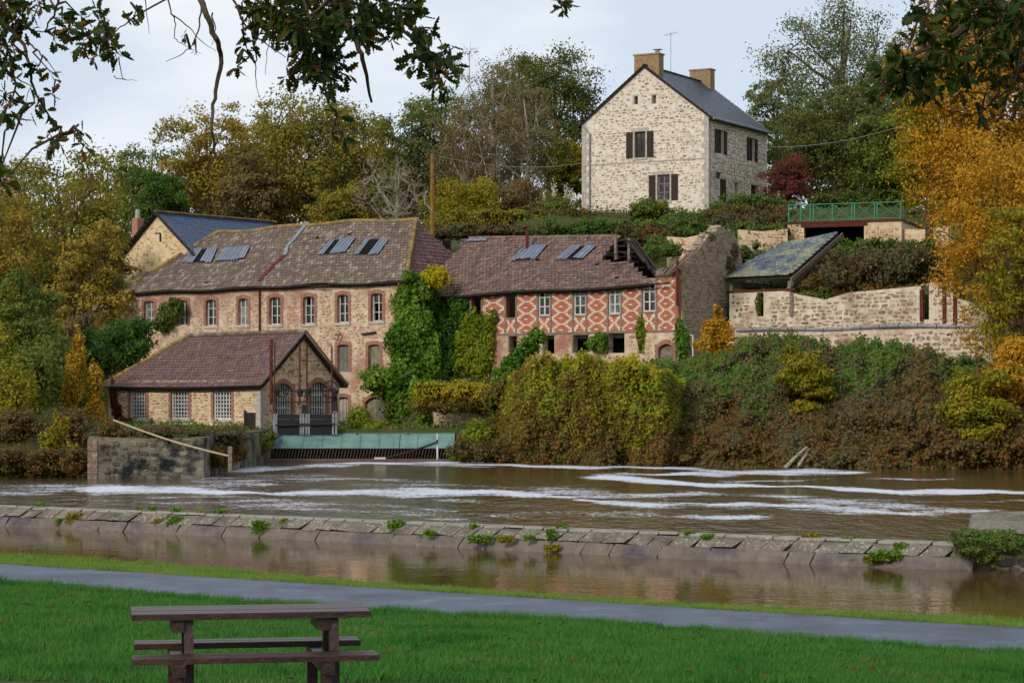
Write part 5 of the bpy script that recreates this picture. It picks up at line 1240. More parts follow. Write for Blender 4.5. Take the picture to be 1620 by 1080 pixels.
ra_.tube(pts, .035, 6); tag(ra_.build('long_cable', MAT['rope']), 'long pale cable slanting from the annex corner down to the quay post', 'cable')
q = MB(); c = PX(364, 725, 84.6); q.box(-.07, .07, -.07, .07, -.5, .45); tag(q.build('quay_post', MAT['wood_grey'], loc=tuple(c)), 'short grey wooden post holding the cable end on the quay', 'post')
q = MB(); c = PX(396, 690, 110); q.box(-.25, .25, -.1, .1, -.3, 1.15); q.box(-.3, -.2, -.14, .14, -.3, 1.25); tag(q.build('dark_hatch', MAT['wood_dark'], loc=tuple(c)), 'dark upright wooden hatch beside the right corner of the annex', 'hatch')
# driftwood
q = MB(); q.tube([P3(1242, 739, 95.5), P3(1258, 723, 95.8), P3(1276, 707, 96.4)], [.08, .07, .04], 6); tag(q.build('driftwood_log', MAT['bark_pale']), 'pale bare log leaning on the right bank, thicker of two', 'log')
q = MB(); q.tube([P3(1263, 736, 95.8), P3(1280, 710, 96.6)], [.06, .04], 6); tag(q.build('driftwood_log', MAT['bark_pale']), 'thin brown log leaning just right of the thicker pale one', 'log')

# ------------------------------------------------------------------ PICNIC TABLE
a = PX(209, 972, 16.7); b = PX(588, 966, 17.02)
ang = math.atan2(b[1] - a[1], b[0] - a[0]); Lt = float(np.hypot(b[0] - a[0], b[1] - a[1]))
pt = empty('picnic_table', (a[0], a[1], .45), ang, 'dark brown wooden picnic table with attached benches on the near lawn', 'picnic table')
tz = a[2] - .45
def plank(y0, y1, z0, z1, x0, x1, nm, bev=.006):
    q = MB(); e = bev
    q.hexa([(x0, y0, z0), (x1, y0, z0), (x1, y1, z0), (x0, y1, z0), (x0, y0, z1 - e), (x1, y0, z1 - e), (x1, y1, z1 - e), (x0, y1, z1 - e)])
    q.hexa([(x0, y0, z1 - e), (x1, y0, z1 - e), (x1, y1, z1 - e), (x0, y1, z1 - e), (x0 + e, y0 + e, z1), (x1 - e, y0 + e, z1), (x1 - e, y1 - e, z1), (x0 + e, y1 - e, z1)])
    return q.build(nm, MAT['table_wood'], pt)
for k in range(5): plank(.0 + k * .143, .131 + k * .143, tz - .046, tz + U(-.001, .002), -.0 + U(-.003, .003), Lt + U(-.003, .003), 'table_plank')
sz2 = tz - .29
for y0 in (-.33, .72):
    for k in range(2): plank(y0 + k * .145, y0 + .135 + k * .145, sz2 - .045, sz2 + U(0, .002), .0 + (.03 if y0 > 0 else 0), Lt + (.02 if y0 < 0 else -.0), 'bench_plank')
for x in (.29, Lt - .40):
    q = MB(); q.box(x, x + .09, .04, .66, tz - .14, tz - .053); q.build('top_bearer', MAT['table_wood'], pt)
    q = MB(); q.box(x + .0, x + .09, -.33, 1.0, sz2 - .14, sz2 - .048); q.build('seat_bearer', MAT['table_wood'], pt)
    for y0, y1 in ((.12, -.02), (.55, .69)):
        q = MB(); q.hexa([(x + .092, y1 - .05, 0 - .05), (x + .16, y1 - .05, -.05), (x + .16, y1 + .05, -.05), (x + .092, y1 + .05, -.05), (x + .092, y0 - .05, tz - .06), (x + .16, y0 - .05, tz - .06), (x + .16, y0 + .05, tz - .06), (x + .092, y0 + .05, tz - .06)]); q.build('leg', MAT['table_wood'], pt)
    for y in (-.18, .9): q = MB(); q.box(x + .0, x + .08, y - .04, y + .04, -.05, sz2 - .142); q.build('leg', MAT['table_wood'], pt)

# ------------------------------------------------------------------ TREES
T = tree
T(95, 240, 580, 265, 150, LM['olive'], 'broad olive oak crown at the far left of the hillside', seed=1, dens=1.25, lobes=14)
T(-10, 275, 640, 200, 140, LM['olive_yellow'], 'yellowish tree cut by the left edge of the picture', seed=2)
T(30, 420, 690, 150, 122, LM['green'], 'dark green low tree left of the reddish shrubs by the bank', seed=3, leaf=.26)
T(150, 350, 600, 140, 138, LM['olive_yellow'], 'ochre rounded tree immediately left of the slate-roofed outbuilding', seed=4)
T(232, 215, 420, 115, 172, LM['green'], 'thin airy green tree behind the brick chimney', seed=5, dens=.7, air=.6)
T(248, 262, 400, 95, 160, LM['cypress'], 'bright dark-green conifer above the outbuilding roof', seed=6, name='conifer', leaf=.2, dens=1.6)
T(335, 160, 400, 165, 165, LM['olive_yellow'], 'golden olive oak behind the left part of the mill roof', seed=7, dens=1.1)
T(400, 235, 400, 110, 158, LM['brown'], 'low brownish tree between the two big oaks', seed=8, dens=.8)
T(490, 128, 395, 250, 162, LM['olive'], 'largest olive-green oak behind the middle of the mill roof', seed=9, dens=1.4, lobes=15)
T(420, 180, 370, 140, 172, LM['olive_yellow'], 'yellowing tree behind the left shoulder of the largest oak', seed=10)
T(575, 180, 390, 140, 170, LM['dark'], 'dark green tree right of the largest oak', seed=11)
T(555, 290, 390, 130, 155, LM['olive'], 'low dark olive bush-tree over the mill ridge', seed=12, leaf=.26)
T(645, 155, 375, 130, 172, LM['blue_green'], 'slender blue-green tree above the utility pole', seed=13, dens=.7, air=.5)
T(622, 240, 390, 120, 152, LM['birch'], 'bare grey twiggy tree left of the utility pole', seed=14, dens=.12, twigs=5, leaf=.18, bark=MAT['bark_pale'], air=.5)
T(705, 130, 350, 140, 175, LM['green'], 'grey-green tree right of the pole top', seed=15, dens=.8)
T(780, 72, 360, 155, 168, LM['birch'], 'tall brown birch with pale stem in the middle of the wood', seed=16, dens=.8, leaf=.2, bark=MAT['bark_pale'], twigs=2, lobes=14, air=.4)
T(735, 150, 360, 120, 160, LM['brown'], 'reddish brown birch left of the tall one', seed=17, dens=.7, leaf=.2, bark=MAT['bark_pale'], twigs=2, air=.4)
T(835, 130, 360, 120, 163, LM['birch'], 'thin brown birch right of the tall one', seed=18, dens=.8, leaf=.2, bark=MAT['bark_pale'], twigs=2, air=.3)
T(875, 70, 330, 190, 182, LM['dark'], 'big dark rounded oak left of the house', seed=19, dens=1.3, lobes=14)
T(815, 75, 260, 110, 188, LM['dark'], 'dark tree top showing above the brown birches', seed=20)
T(895, 215, 345, 90, 165, LM['gold_green'], 'small golden green tree touching the left wall of the house', seed=21, leaf=.24)
T(735, 280, 380, 130, 150, LM['gold_green'], 'feathery yellow-green shrub tree right of the utility pole', seed=22, leaf=.2, dens=1.3, lobes=9)
T(830, 285, 380, 120, 152, LM['brown'], 'brown autumn shrub below the birches', seed=23, leaf=.2)
T(1325, -25, 300, 250, 178, LM['blue_green'], 'very tall airy green tree right of the house', seed=24, dens=.95, lobes=17, leaf=.3, air=.7, twigs=1)
T(1225, 120, 260, 90, 188, LM['blue_green'], 'small airy tree touching the right eave of the house', seed=25, dens=.7, air=.6)
T(1320, 140, 320, 210, 163, LM['dark'], 'dense dark green tree above the terrace railing', seed=26, dens=1.4)
T(1405, 170, 340, 130, 158, LM['green'], 'mid green tree between the dark one and the golden tree', seed=27)
T(1440, 40, 260, 150, 180, LM['olive'], 'olive tree rising behind the golden tree', seed=28)
T(1245, 245, 335, 85, 152, LM['red'], 'dark red shrub tree beside the right side of the house', seed=29, leaf=.18, dens=1.1, lobes=9)
T(1585, -15, 430, 330, 119, LM['gold'], 'huge golden oak filling the upper right', seed=30, dens=1.35, lobes=22, leaf=.24, air=.4)
T(1610, 190, 590, 270, 108, LM['gold'], 'orange oak with drooping branches hiding the end of the long wall', seed=31, dens=1.4, lobes=18, leaf=.22, air=.4)
T(1540, -30, 200, 260, 122, LM['gold'], 'golden tree top reaching the top edge of the picture behind the dark bough', seed=44, dens=1.2, lobes=14, leaf=.24, air=.3)
T(1475, 150, 340, 150, 126, LM['gold_green'], 'yellow-green tree left of the huge golden oak', seed=32, leaf=.22, dens=1.1)
T(1620, 300, 640, 140, 104, LM['gold_green'], 'green and orange tree cut by the right edge', seed=33, leaf=.2, dens=1.1)
for i, (x, yt, yb, w_, D, m) in enumerate([(-60, 225, 500, 180, 190, 'olive'), (40, 240, 480, 190, 200, 'dark'), (175, 235, 460, 170, 195, 'olive'), (300, 260, 420, 150, 200, 'dark'), (400, 240, 400, 150, 205, 'olive'),
        (520, 240, 400, 160, 205, 'dark'), (640, 230, 390, 150, 205, 'olive'), (730, 220, 380, 140, 208, 'brown'), (1280, 200, 330, 140, 205, 'dark'), (1380, 210, 350, 150, 200, 'dark'), (1500, 180, 350, 160, 170, 'olive'), (1600, 200, 380, 160, 160, 'green'), (1690, 120, 500, 200, 130, 'gold')]):
    T(x, yt, yb, w_, D, LM[m], ['pale distant tree behind the leftmost oaks, near the left edge', 'distant dark tree behind the broad left oak', 'distant olive tree above the left garden wall', 'distant dark tree behind the blue slate roof', 'distant olive tree between the golden oak and the largest oak', 'distant dark tree hidden behind the largest oak', 'distant olive tree behind the bare twiggy tree', 'distant brown tree behind the left birch', 'distant dark tree behind the red shrub tree', 'distant dark tree behind the green terrace railing', 'distant olive tree behind the yellow-green tree', 'dark green tree behind the huge golden oak', 'golden tree just beyond the right edge'][i], seed=60 + i, leaf=.46, dens=.5, group='trees at the back of the wood')

# ------------------------------------------------------------------ SHRUBS, HEDGES, IVY
def bl(px, py, D, rx, rz, ry=None):   # blob: pixel centre, pixel radii, depth radius in m
    c = PX(px, py, D); return (c, (rx / F * D, ry if ry else rx / F * D, rz / F * D))
C_ = MAT['core']
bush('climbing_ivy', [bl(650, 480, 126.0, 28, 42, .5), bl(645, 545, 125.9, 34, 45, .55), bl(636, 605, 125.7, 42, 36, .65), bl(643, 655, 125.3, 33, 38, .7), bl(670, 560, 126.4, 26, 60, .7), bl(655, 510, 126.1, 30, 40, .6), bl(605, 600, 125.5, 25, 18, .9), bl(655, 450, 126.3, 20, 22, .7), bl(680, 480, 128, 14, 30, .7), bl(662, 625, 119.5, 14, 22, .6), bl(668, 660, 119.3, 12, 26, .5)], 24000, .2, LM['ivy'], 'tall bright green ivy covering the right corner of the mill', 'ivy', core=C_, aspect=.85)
bush('climbing_ivy', [bl(700, 500, 127.4, 26, 36, .45), bl(710, 550, 127, 30, 40, .5), bl(725, 490, 126.8, 18, 25, .4), bl(705, 590, 127, 22, 28, .6), bl(735, 540, 126.2, 18, 40, .45)], 9000, .18, LM['ivy_dark'], 'dark green ivy sheet in the shaded corner of the patterned building', 'ivy', aspect=.85)
bush('climbing_ivy', [bl(752, 530, 125.9, 24, 34, .4), bl(765, 565, 125.6, 22, 36, .5), bl(745, 575, 125.8, 20, 20, .5), bl(775, 510, 125.3, 9, 18, .25)], 6500, .17, LM['ivy_yellow'], 'yellow-green creeper hanging below the left dark window opening', 'creeper', aspect=.85)
bush('climbing_ivy', [bl(688, 438, 126.2, 19, 17, .6), bl(678, 448, 126, 9, 9, .5)], 1500, .17, LM['lime'], 'lime yellow creeper tuft on the roof corner above the tall ivy', 'creeper', aspect=.85)
bush('climbing_ivy', [bl(1015, 530, 120.3, 9, 30, .3), bl(1012, 515, 120.2, 5, 14, .25)], 800, .15, LM['ivy_yellow'], 'thin yellow creeper under the rightmost upper window', 'creeper', aspect=.85)
bush('climbing_ivy', [bl(1080, 545, 118.6, 12, 28, .4), bl(1074, 520, 118.8, 6, 16, .3)], 1200, .15, LM['ivy'], 'green creeper on the right corner of the patterned building', 'creeper', aspect=.85)
bush('climbing_ivy', [bl(945, 545, 121.4, 18, 12, .35), bl(950, 535, 121.3, 10, 10, .3)], 900, .16, LM['ivy'], 'small ivy patch between the two lower dark openings', 'ivy', aspect=.85)
bush('climbing_ivy', [bl(268, 500, 135.6, 16, 18, .5), bl(280, 488, 134.6, 10, 18, .5), bl(255, 512, 135.8, 14, 10, .5)], 2200, .18, LM['green'], 'green shrub growing against the second mill window', 'shrub')
bush('sloping_ivy', [bl(800, 590, 112, 20, 20), bl(820, 570, 112, 18, 18), bl(838, 550, 112.3, 16, 16), bl(850, 532, 112.6, 12, 12), bl(792, 630, 111, 16, 30)], 5500, .18, LM['ivy'], 'bright ivy bank slanting up left of the golden hedge', 'ivy', core=C_)
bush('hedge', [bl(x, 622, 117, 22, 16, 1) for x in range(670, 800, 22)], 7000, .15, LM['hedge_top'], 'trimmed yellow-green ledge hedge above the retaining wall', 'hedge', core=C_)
bush('hedge', [bl(x, 640, 117, 22, 14, .9) for x in range(665, 800, 24)], 4000, .15, LM['hedge'], 'lower hanging fringe of the ledge hedge over the rubble', 'hedge')
# continuous creeper masses hanging down the bank
def skin(name, xa, xb, ytop, Dt, Db, n, leaf, mats_, probs, label, cat, seed, ybot=737, lump=1., hang=1.):
    """leaf sheet from the crest (pixel row ytop(px), depth Dt) to the waterline, lumpy in depth, species changing with height"""
    r = np.random.default_rng(seed)
    def vn(x, y, k):        # smooth value noise, -1..1
        xi, yi = np.floor(x), np.floor(y); fx, fy = x - xi, y - yi; fx = fx * fx * (3 - 2 * fx); fy = fy * fy * (3 - 2 * fy)
        h = lambda a, b: 2 * np.modf(np.abs(np.sin(a * 127.1 + b * 311.7 + k * 74.7) * 43758.5453))[0] - 1
        return (h(xi, yi) * (1 - fx) + h(xi + 1, yi) * fx) * (1 - fy) + (h(xi, yi + 1) * (1 - fx) + h(xi + 1, yi + 1) * fx) * fy
    def fld(u, f):
        v = f * 175 * hang
        return lump * (1.0 * vn(u / 55, v / 45, seed) + .6 * vn(u / 24, v / 20, seed + 1) + .35 * vn(u / 10, v / 9, seed + 2))
    def pos(u, f, off=0.):
        g = (u - xa) / (xb - xa); D = (Dt[0] + (Dt[1] - Dt[0]) * g) * (1 - f) + (Db[0] + (Db[1] - Db[0]) * g) * f - 1.1 + 3.2 * (np.clip((u - xb + 34) / 34, 0, 1.5) ** 2 + np.clip((xa + 34 - u) / 34, 0, 1.5) ** 2) - .9 * np.sin(np.pi * np.clip(f, 0, 1)) - fld(u, f) + off
        y = ytop(u) + (ybot - ytop(u)) * f + 5 * np.sin(u * .09 + seed) * (1 - f) + 3 * np.sin(u * .23)* (1 - f)
        return np.stack([(u - 810) / F * D, D, HC + (HZ - y) / F * D], -1)
    c0 = pos(np.array([(xa + xb) / 2.]), np.array([1.]))[0]; c0[2] = 0
    root = empty(name, c0, 0, label, cat)
    u = r.uniform(xa - 12, xb + 12, n); f = np.clip(r.uniform(-.05, 1.03, n) + r.normal(0, .03, n), -.09, 1.04); f = np.where(r.random(n) < .08, r.normal(0, .03, n), f)
    P = pos(u, f, r.normal(0, .2, n) - (r.random(n) < .08) * r.uniform(0, .6, n)) - c0
    fine = 1.6 * vn(u / 50, f * 175 / 45, seed + 5) + 1.1 * vn(u / 20, f * 175 / 18, seed + 6) + r.normal(0, .55, n); q = f * 1.5 + .3 + fine * .5
    edges_ = probs; idx = np.digitize(q, edges_)
    N_ = np.tile(np.array((0, -.9, .45)), (n, 1))
    for k, m in enumerate(mats_):
        w = idx == k
        if w.sum() < 20: continue
        npmesh('foliage', leaf_quads(P[w], leaf, N_[w], .7), 4, m, root)['kind'] = 'stuff'
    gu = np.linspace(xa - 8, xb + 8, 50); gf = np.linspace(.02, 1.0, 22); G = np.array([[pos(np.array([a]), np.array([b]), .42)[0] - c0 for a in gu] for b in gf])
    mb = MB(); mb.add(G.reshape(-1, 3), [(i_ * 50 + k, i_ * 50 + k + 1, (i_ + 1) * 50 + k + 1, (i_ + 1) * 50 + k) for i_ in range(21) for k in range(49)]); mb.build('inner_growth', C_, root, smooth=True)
    mb = MB(); rr = random.Random(seed)
    for _ in range(int((xb - xa) * .9)):
        a = rr.uniform(xa, xb); b = rr.uniform(0, .75); L_ = rr.uniform(.06, .3); pts_ = [pos(np.array([a + k * rr.uniform(-3, 3)]), np.array([b + L_ * k / 4]), -.05 - rr.uniform(0, .3))[0] - c0 for k in range(5)]; mb.tube(pts_, .014, 3, False)
    mb.build('stem', MAT['twig'], root)['kind'] = 'stuff'; return root
skin('hedge', 795, 1072, lambda u: np.interp(u, [800, 830, 900, 1000, 1040, 1072], [612, 580, 573, 580, 588, 612]), (108.5, 103.5), (107, 102.5), 36000, .17, [LM['hedge_top'], LM['ivy_yellow'], LM['hedge'], LM['bramble']], [.28, .75, 1.55], 'tall hedge of creeper with golden yellow top and rusty flanks below the patterned building', 'hedge', 3, hang=.45)
skin('creeper_bank', 1010, 1260, lambda u: np.interp(u, [1010, 1080, 1130, 1180, 1250], [590, 580, 572, 548, 545]), (112, 110), (102.5, 100.5), 36000, .17, [LM['bramble_green'], LM['bramble_grey'], LM['bramble'], LM['bramble']], [.5, 1.1, 1.6], 'green and russet creeper slope below the ruined gable', 'creeper', 5)
skin('creeper_bank', 1215, 1475, lambda u: np.interp(u, [1240, 1330, 1390, 1450], [545, 556, 548, 566]), (110, 106), (100.5, 98.5), 30000, .17, [LM['bramble_green'], LM['bramble_grey'], LM['bramble_grey'], LM['bramble']], [.55, 1.1, 1.6], 'grey-green creeper slope in the middle of the right bank above the driftwood', 'creeper', 8)
skin('creeper_bank', 1425, 1690, lambda u: np.interp(u, [1440, 1540, 1680], [562, 580, 570]), (105.5, 103), (98.5, 97.2), 32000, .17, [LM['bramble_green'], LM['bramble_grey'], LM['bramble'], LM['bramble']], [.3, .9, 1.4], 'mixed brown and green creeper slope at the right edge of the bank', 'creeper', 11)
bush('bush', [bl(760, 690, 110, 26, 24), bl(745, 705, 110, 20, 18)], 3200, .16, LM['ivy_yellow'], 'yellow-green bush at the right end of the trash rack', 'bush', core=C_)
bush('bush', [bl(570, 665, 116, 18, 22), bl(590, 680, 115, 22, 14), bl(610, 684, 115, 20, 10)], 3000, .16, LM['ivy_yellow'], 'yellow-green bush before the arched cellar door of the mill', 'bush', core=C_)
bush('bush', [bl(400, 700, 108, 30, 18), bl(375, 690, 108, 22, 14), bl(425, 690, 111, 14, 10)], 4200, .15, LM['green'], 'dark green bush between the annex corner and the trash rack', 'bush', core=C_)
# top of quay: low growth
bush('bramble_bank', [bl(x, 690 + 3 * math.sin(x), 89 + (x % 50) / 12, 22, 13, 1.5) for x in range(160, 380, 18)], 9000, .12, LM['bramble_grey'], 'low mixed growth along the top of the dark quay wall', 'brambles', core=C_, stems=40)
bush('bush', [bl(345, 722, 88, 24, 18, 1.3), bl(370, 715, 92, 20, 16, 2)], 2800, .12, LM['bramble'], 'brown weeds hanging at the right end of the quay', 'weeds', core=C_)
# left bank
bush('bush', [bl(176, 676, 85.9, 15, 12, .5), bl(168, 684, 85.8, 12, 9, .5), bl(190, 686, 85.8, 12, 8, .4)], 1600, .1, LM['bramble'], 'brown tuft on the left end of the quay where the long cable ends', 'weeds')
bush('bush', [bl(190, 530, 128, 36, 30), bl(210, 555, 127, 30, 28), bl(160, 560, 126, 34, 34), bl(225, 520, 129, 20, 20)], 8000, .2, LM['cypress'], 'bright green thicket against the left end of the mill', 'thicket', core=C_)
bush('bush', [bl(90, 590, 118, 50, 50), bl(40, 600, 112, 50, 55), bl(130, 620, 118, 36, 45)], 11000, .2, LM['green'], 'large dark green thicket on the left bank', 'thicket', core=C_)
bush('bush', [bl(125, 570, 114, 14, 45), bl(150, 600, 114, 14, 40), bl(112, 610, 113, 14, 50), bl(155, 655, 113, 16, 30)], 4000, .16, LM['gold'], 'upright orange-yellow shrub just left of the annex', 'shrub', shell=0.42, stems=60)
bush('bush', [bl(10, 560, 108, 30, 50), bl(20, 620, 106, 34, 50)], 5625, .16, LM['gold_green'], 'yellowing bush at the left edge above the bank', 'bush', shell=0.42, stems=60)
bush('bramble_bank', [bl(x, 690, 92, 34, 36, 2) for x in range(-30, 150, 28)], 9000, .14, LM['bramble'], 'rusty brown undergrowth on the left bank', 'undergrowth', core=C_, stems=60)
bush('bramble_bank', [bl(x, 735, 86.5, 30, 24, 1.2) for x in range(-30, 138, 24)], 8000, .13, LM['bramble'], 'dark fringe of weeds at the left waterline', 'weeds', core=C_, stems=40)
bush('bush', [bl(95, 690, 90, 16, 34), bl(75, 705, 89, 14, 22), bl(115, 720, 88, 12, 20)], 3000, .14, LM['gold_green'], 'yellowish sapling among the rusty undergrowth', 'sapling', shell=0.42, stems=60)
bush('bare_shrub', [bl(85, 530, 130, 40, 35), bl(120, 520, 132, 30, 30)], 2500, .16, LM['brown'], 'bare brown twiggy shrub below the broad left oak', 'shrub', stems=160)
# dead creeper on the annex corner
bush('dead_creeper', [bl(179, 625, 121.6, 6, 24, .12), bl(185, 650, 121.4, 8, 12, .12), bl(200, 668, 121, 14, 8, .12), bl(222, 675, 120.6, 16, 6, .12), bl(242, 670, 120.2, 7, 10, .12)], 2600, .11, leafmat('dead_leaf', H('4a2418', '6b3820', '7d4a2a')), 'rust-brown dead creeper on the left corner of the annex', 'creeper')
# right bank
bush('bush', [bl(1130, 545, 114, 24, 18), bl(1140, 528, 114.5, 22, 22), bl(1150, 555, 114, 22, 14), bl(1138, 500, 115.5, 8, 18)], 4500, .17, LM['gold'], 'orange-yellow bush at the foot of the ruined gable', 'bush', shell=0.42, stems=60)
bush('bush', [bl(1262, 568, 104, 28, 20), bl(1285, 590, 103.5, 34, 18), bl(1262, 608, 103.2, 30, 16), bl(1298, 622, 103, 26, 12), bl(1270, 645, 102.6, 22, 12), bl(1248, 590, 103.4, 14, 12)], 8125, .17, LM['gold_green'], 'golden bush in the middle of the right bank', 'bush', shell=0.42, stems=60)
bush('bush', [bl(1540, 620, 98.5, 45, 30), bl(1520, 650, 98, 40, 26), bl(1570, 650, 98, 42, 24), bl(1545, 685, 97.6, 34, 18)], 11250, .17, LM['gold_green'], 'bright yellow bush hanging over the right bank', 'bush', shell=0.42, stems=60)
bush('bush', [bl(1590, 600, 99.5, 38, 34), bl(1610, 560, 100, 30, 30)], 6250, .17, LM['gold'], 'orange bush at the right edge above the bank', 'bush', shell=0.42, stems=60)
bush('bush', [bl(1050, 690, 102.5, 20, 20), bl(905, 722, 104.2, 20, 9), bl(1035, 718, 101.8, 12, 12)], 2600, .14, LM['ivy'], 'bright green weeds low on the bank below the tall hedge', 'weeds')
bush('bush', [bl(720, 722, 110.5, 12, 8, .5)], 600, .14, LM['ivy'], 'small green tuft at the right end of the rack ledge', 'weeds')
bush('bramble_bank', [bl(x, y, 110.5, 20, 28, 1.5) for x in (785, 808) for y in (630, 670, 700)], 5000, .15, LM['hedge'], 'rusty hedge end directly right of the retaining wall', 'brambles', core=C_, stems=40)
bush('bramble_bank', [bl(x, 712, 107.5, 24, 20, 1.5) for x in (735, 760, 785, 805)], 4000, .15, LM['bramble'], 'brown weeds at the waterline right of the trash rack', 'brambles', core=C_, stems=40)
# above the wall
bush('bush', [bl(x, 372 + 5 * math.sin(x), 141, 26, 16, 1.6) for x in range(1105, 1250, 22)], 5500, .18, LM['bramble_green'], 'green shrubs sloping down beside the ruined gable top', 'shrubs', core=C_)
bush('bush', [bl(x, 345 + 5 * math.sin(x * 2), 146.5, 24, 20, 1.6) for x in range(1125, 1250, 20)], 6000, .18, LM['bramble'], 'brown-green garden shrubs below the right side of the house', 'shrubs', core=C_)
bush('bush', [bl(x, 345 + 5 * math.sin(x * 2), 146.5, 26, 24, 1.6) for x in range(1430, 1500, 20)], 3000, .18, LM['bramble_green'], 'green shrubs right of the terrace railing', 'shrubs', core=C_)
bush('bush', [bl(x, 415 + 5 * math.sin(x * 2), 131, 28, 24, 2.5) for x in range(1150, 1330, 24)], 5000, .18, LM['bramble_green'], 'green weeds on the slope behind the slate barn', 'weeds', core=C_)
bush('bush', [bl(x, 372 + 4 * math.sin(x * 3), 139, 22, 14, 1.5) for x in range(990, 1060, 18)], 2600, .17, LM['bramble'], 'brown weeds just above the broken end of the roof', 'weeds', core=C_)
bush('bramble_bank', [bl(x, 430 + 6 * math.sin(x * .1), 120 - (x - 1320) * .01, 30, 32, 2) for x in range(1325, 1490, 24)], 13000, .18, LM['bramble_grey'], 'tangled scrub heaped above the long rubble wall', 'brambles', core=C_, stems=80)
bush('bush', [bl(x, 400 + (x % 7), 124, 28, 20, 2) for x in range(1335, 1480, 26)], 9000, .18, LM['bramble_green'], 'green creeper mound below the garden terrace', 'bush', core=C_)
bush('climbing_ivy', [bl(1285, 470, 120.4, 24, 14, .8), bl(1305, 480, 119.8, 20, 16, .7), bl(1310, 460, 120.5, 24, 14, .9)], 4000, .17, LM['green'], 'dark ivy spilling over the long wall right of the barn', 'ivy', core=C_)
bush('climbing_ivy', [bl(1200, 480, 121.1, 5, 16, .2)], 260, .14, LM['green'], 'small plant inside the narrow wall opening below the barn', 'plant')
# house garden
bush('bush', [bl(x, 368 + 3 * math.sin(x * 3), 141.5, 24, 10, 1.2) for x in range(700, 890, 20)], 5000, .17, LM['bramble_grey'], 'low scrub half covering the wall above the patterned roof ridge', 'shrubs', core=C_)
bush('climbing_ivy', [bl(1300, 452, 120.6, 30, 14, .8), bl(1340, 462, 119.4, 24, 12, .7), bl(1385, 460, 118, 24, 10, .7), bl(1420, 458, 117, 22, 10, .6)], 4200, .17, LM['bramble'], 'russet creeper trailing over the top edge of the long wall', 'creeper')
bush('climbing_ivy', [bl(1150, 420, 123.8, 12, 16, .4), bl(1158, 400, 124.3, 10, 14, .4), bl(1120, 375, 122.2, 12, 8, .4)], 1500, .15, LM['bramble_grey'], 'grey-green growth clinging to the top of the ruined gable', 'creeper')
bush('bush', [bl(1030, 330, 146, 30, 14), bl(1015, 338, 146, 18, 12)], 3200, .18, LM['green'], 'clipped green bush under the lower gable window of the house', 'bush', core=C_)
bush('bush', [bl(1080, 350, 145, 32, 18), bl(1060, 362, 144, 28, 16), bl(1100, 356, 145, 16, 14)], 4200, .18, LM['bramble_green'], 'rounded dark bush below the right corner of the house gable', 'bush', core=C_)
bush('bush', [bl(1028, 362, 141, 14, 14), bl(1020, 370, 141, 12, 10)], 1200, .16, LM['lime'], 'bright yellow shrub below the house', 'shrub')
bush('bush', [bl(x, 330, 150 + (x % 5), 26, 18) for x in range(1150, 1250, 20)], 5000, .18, LM['bramble_green'], 'mixed garden shrubs along the right side of the house', 'shrubs', core=C_)
bush('bush', [bl(1140 + 18 * k, 352, 143.5, 18, 14) for k in range(6)], 4000, .17, LM['bramble_grey'], 'grey-green planting on top of the pale garden wall', 'shrubs', core=C_)
bush('bush', [bl(x, 318 + (x % 6), 158, 26, 18) for x in range(1300, 1440, 22)], 6000, .2, LM['green'], 'green shrubs behind the terrace railing', 'shrubs', core=C_)
bush('bush', [bl(x, 365, 140, 24, 15) for x in range(860, 1060, 22)], 7000, .17, LM['bramble_green'], 'low garden growth between the house and the patterned roof', 'ground shrubs', core=C_)
bush('bush', [bl(x, 345, 147, 22, 14) for x in range(850, 940, 18)], 3500, .17, LM['bramble'], 'brown perennials left of the house gable', 'shrubs', core=C_)
bush('bush', [bl(x, 355, 146, 26, 20) for x in range(700, 860, 24)], 6500, .18, LM['gold_green'], 'yellow-green shrubs behind the patterned building ridge', 'shrubs', core=C_)
bush('bush', [bl(1060, 395, 134, 22, 12), bl(1040, 385, 135, 20, 12), bl(1030, 400, 132, 16, 14)], 2500, .16, LM['bramble_green'], 'weeds below the short pale garden wall', 'weeds', core=C_)
yu = bush('yucca', [bl(880, 325, 149, 24, 12)], 1800, .35, LM['green'], 'dark spiky yucca with white flower spikes left of the house', 'yucca', core=C_, aspect=.18)
for (x, y) in ((876, 303), (896, 304), (905, 311), (861, 320)):
    c = PX(x, y, 149) - np.array(yu.location); n = 90; p = rng.normal(size=(n, 3)) * np.array((.1, .1, .3)) + c
    npmesh('flower_spike', leaf_quads(p, .13), 4, LM['flower'], yu)['kind'] = 'stuff'

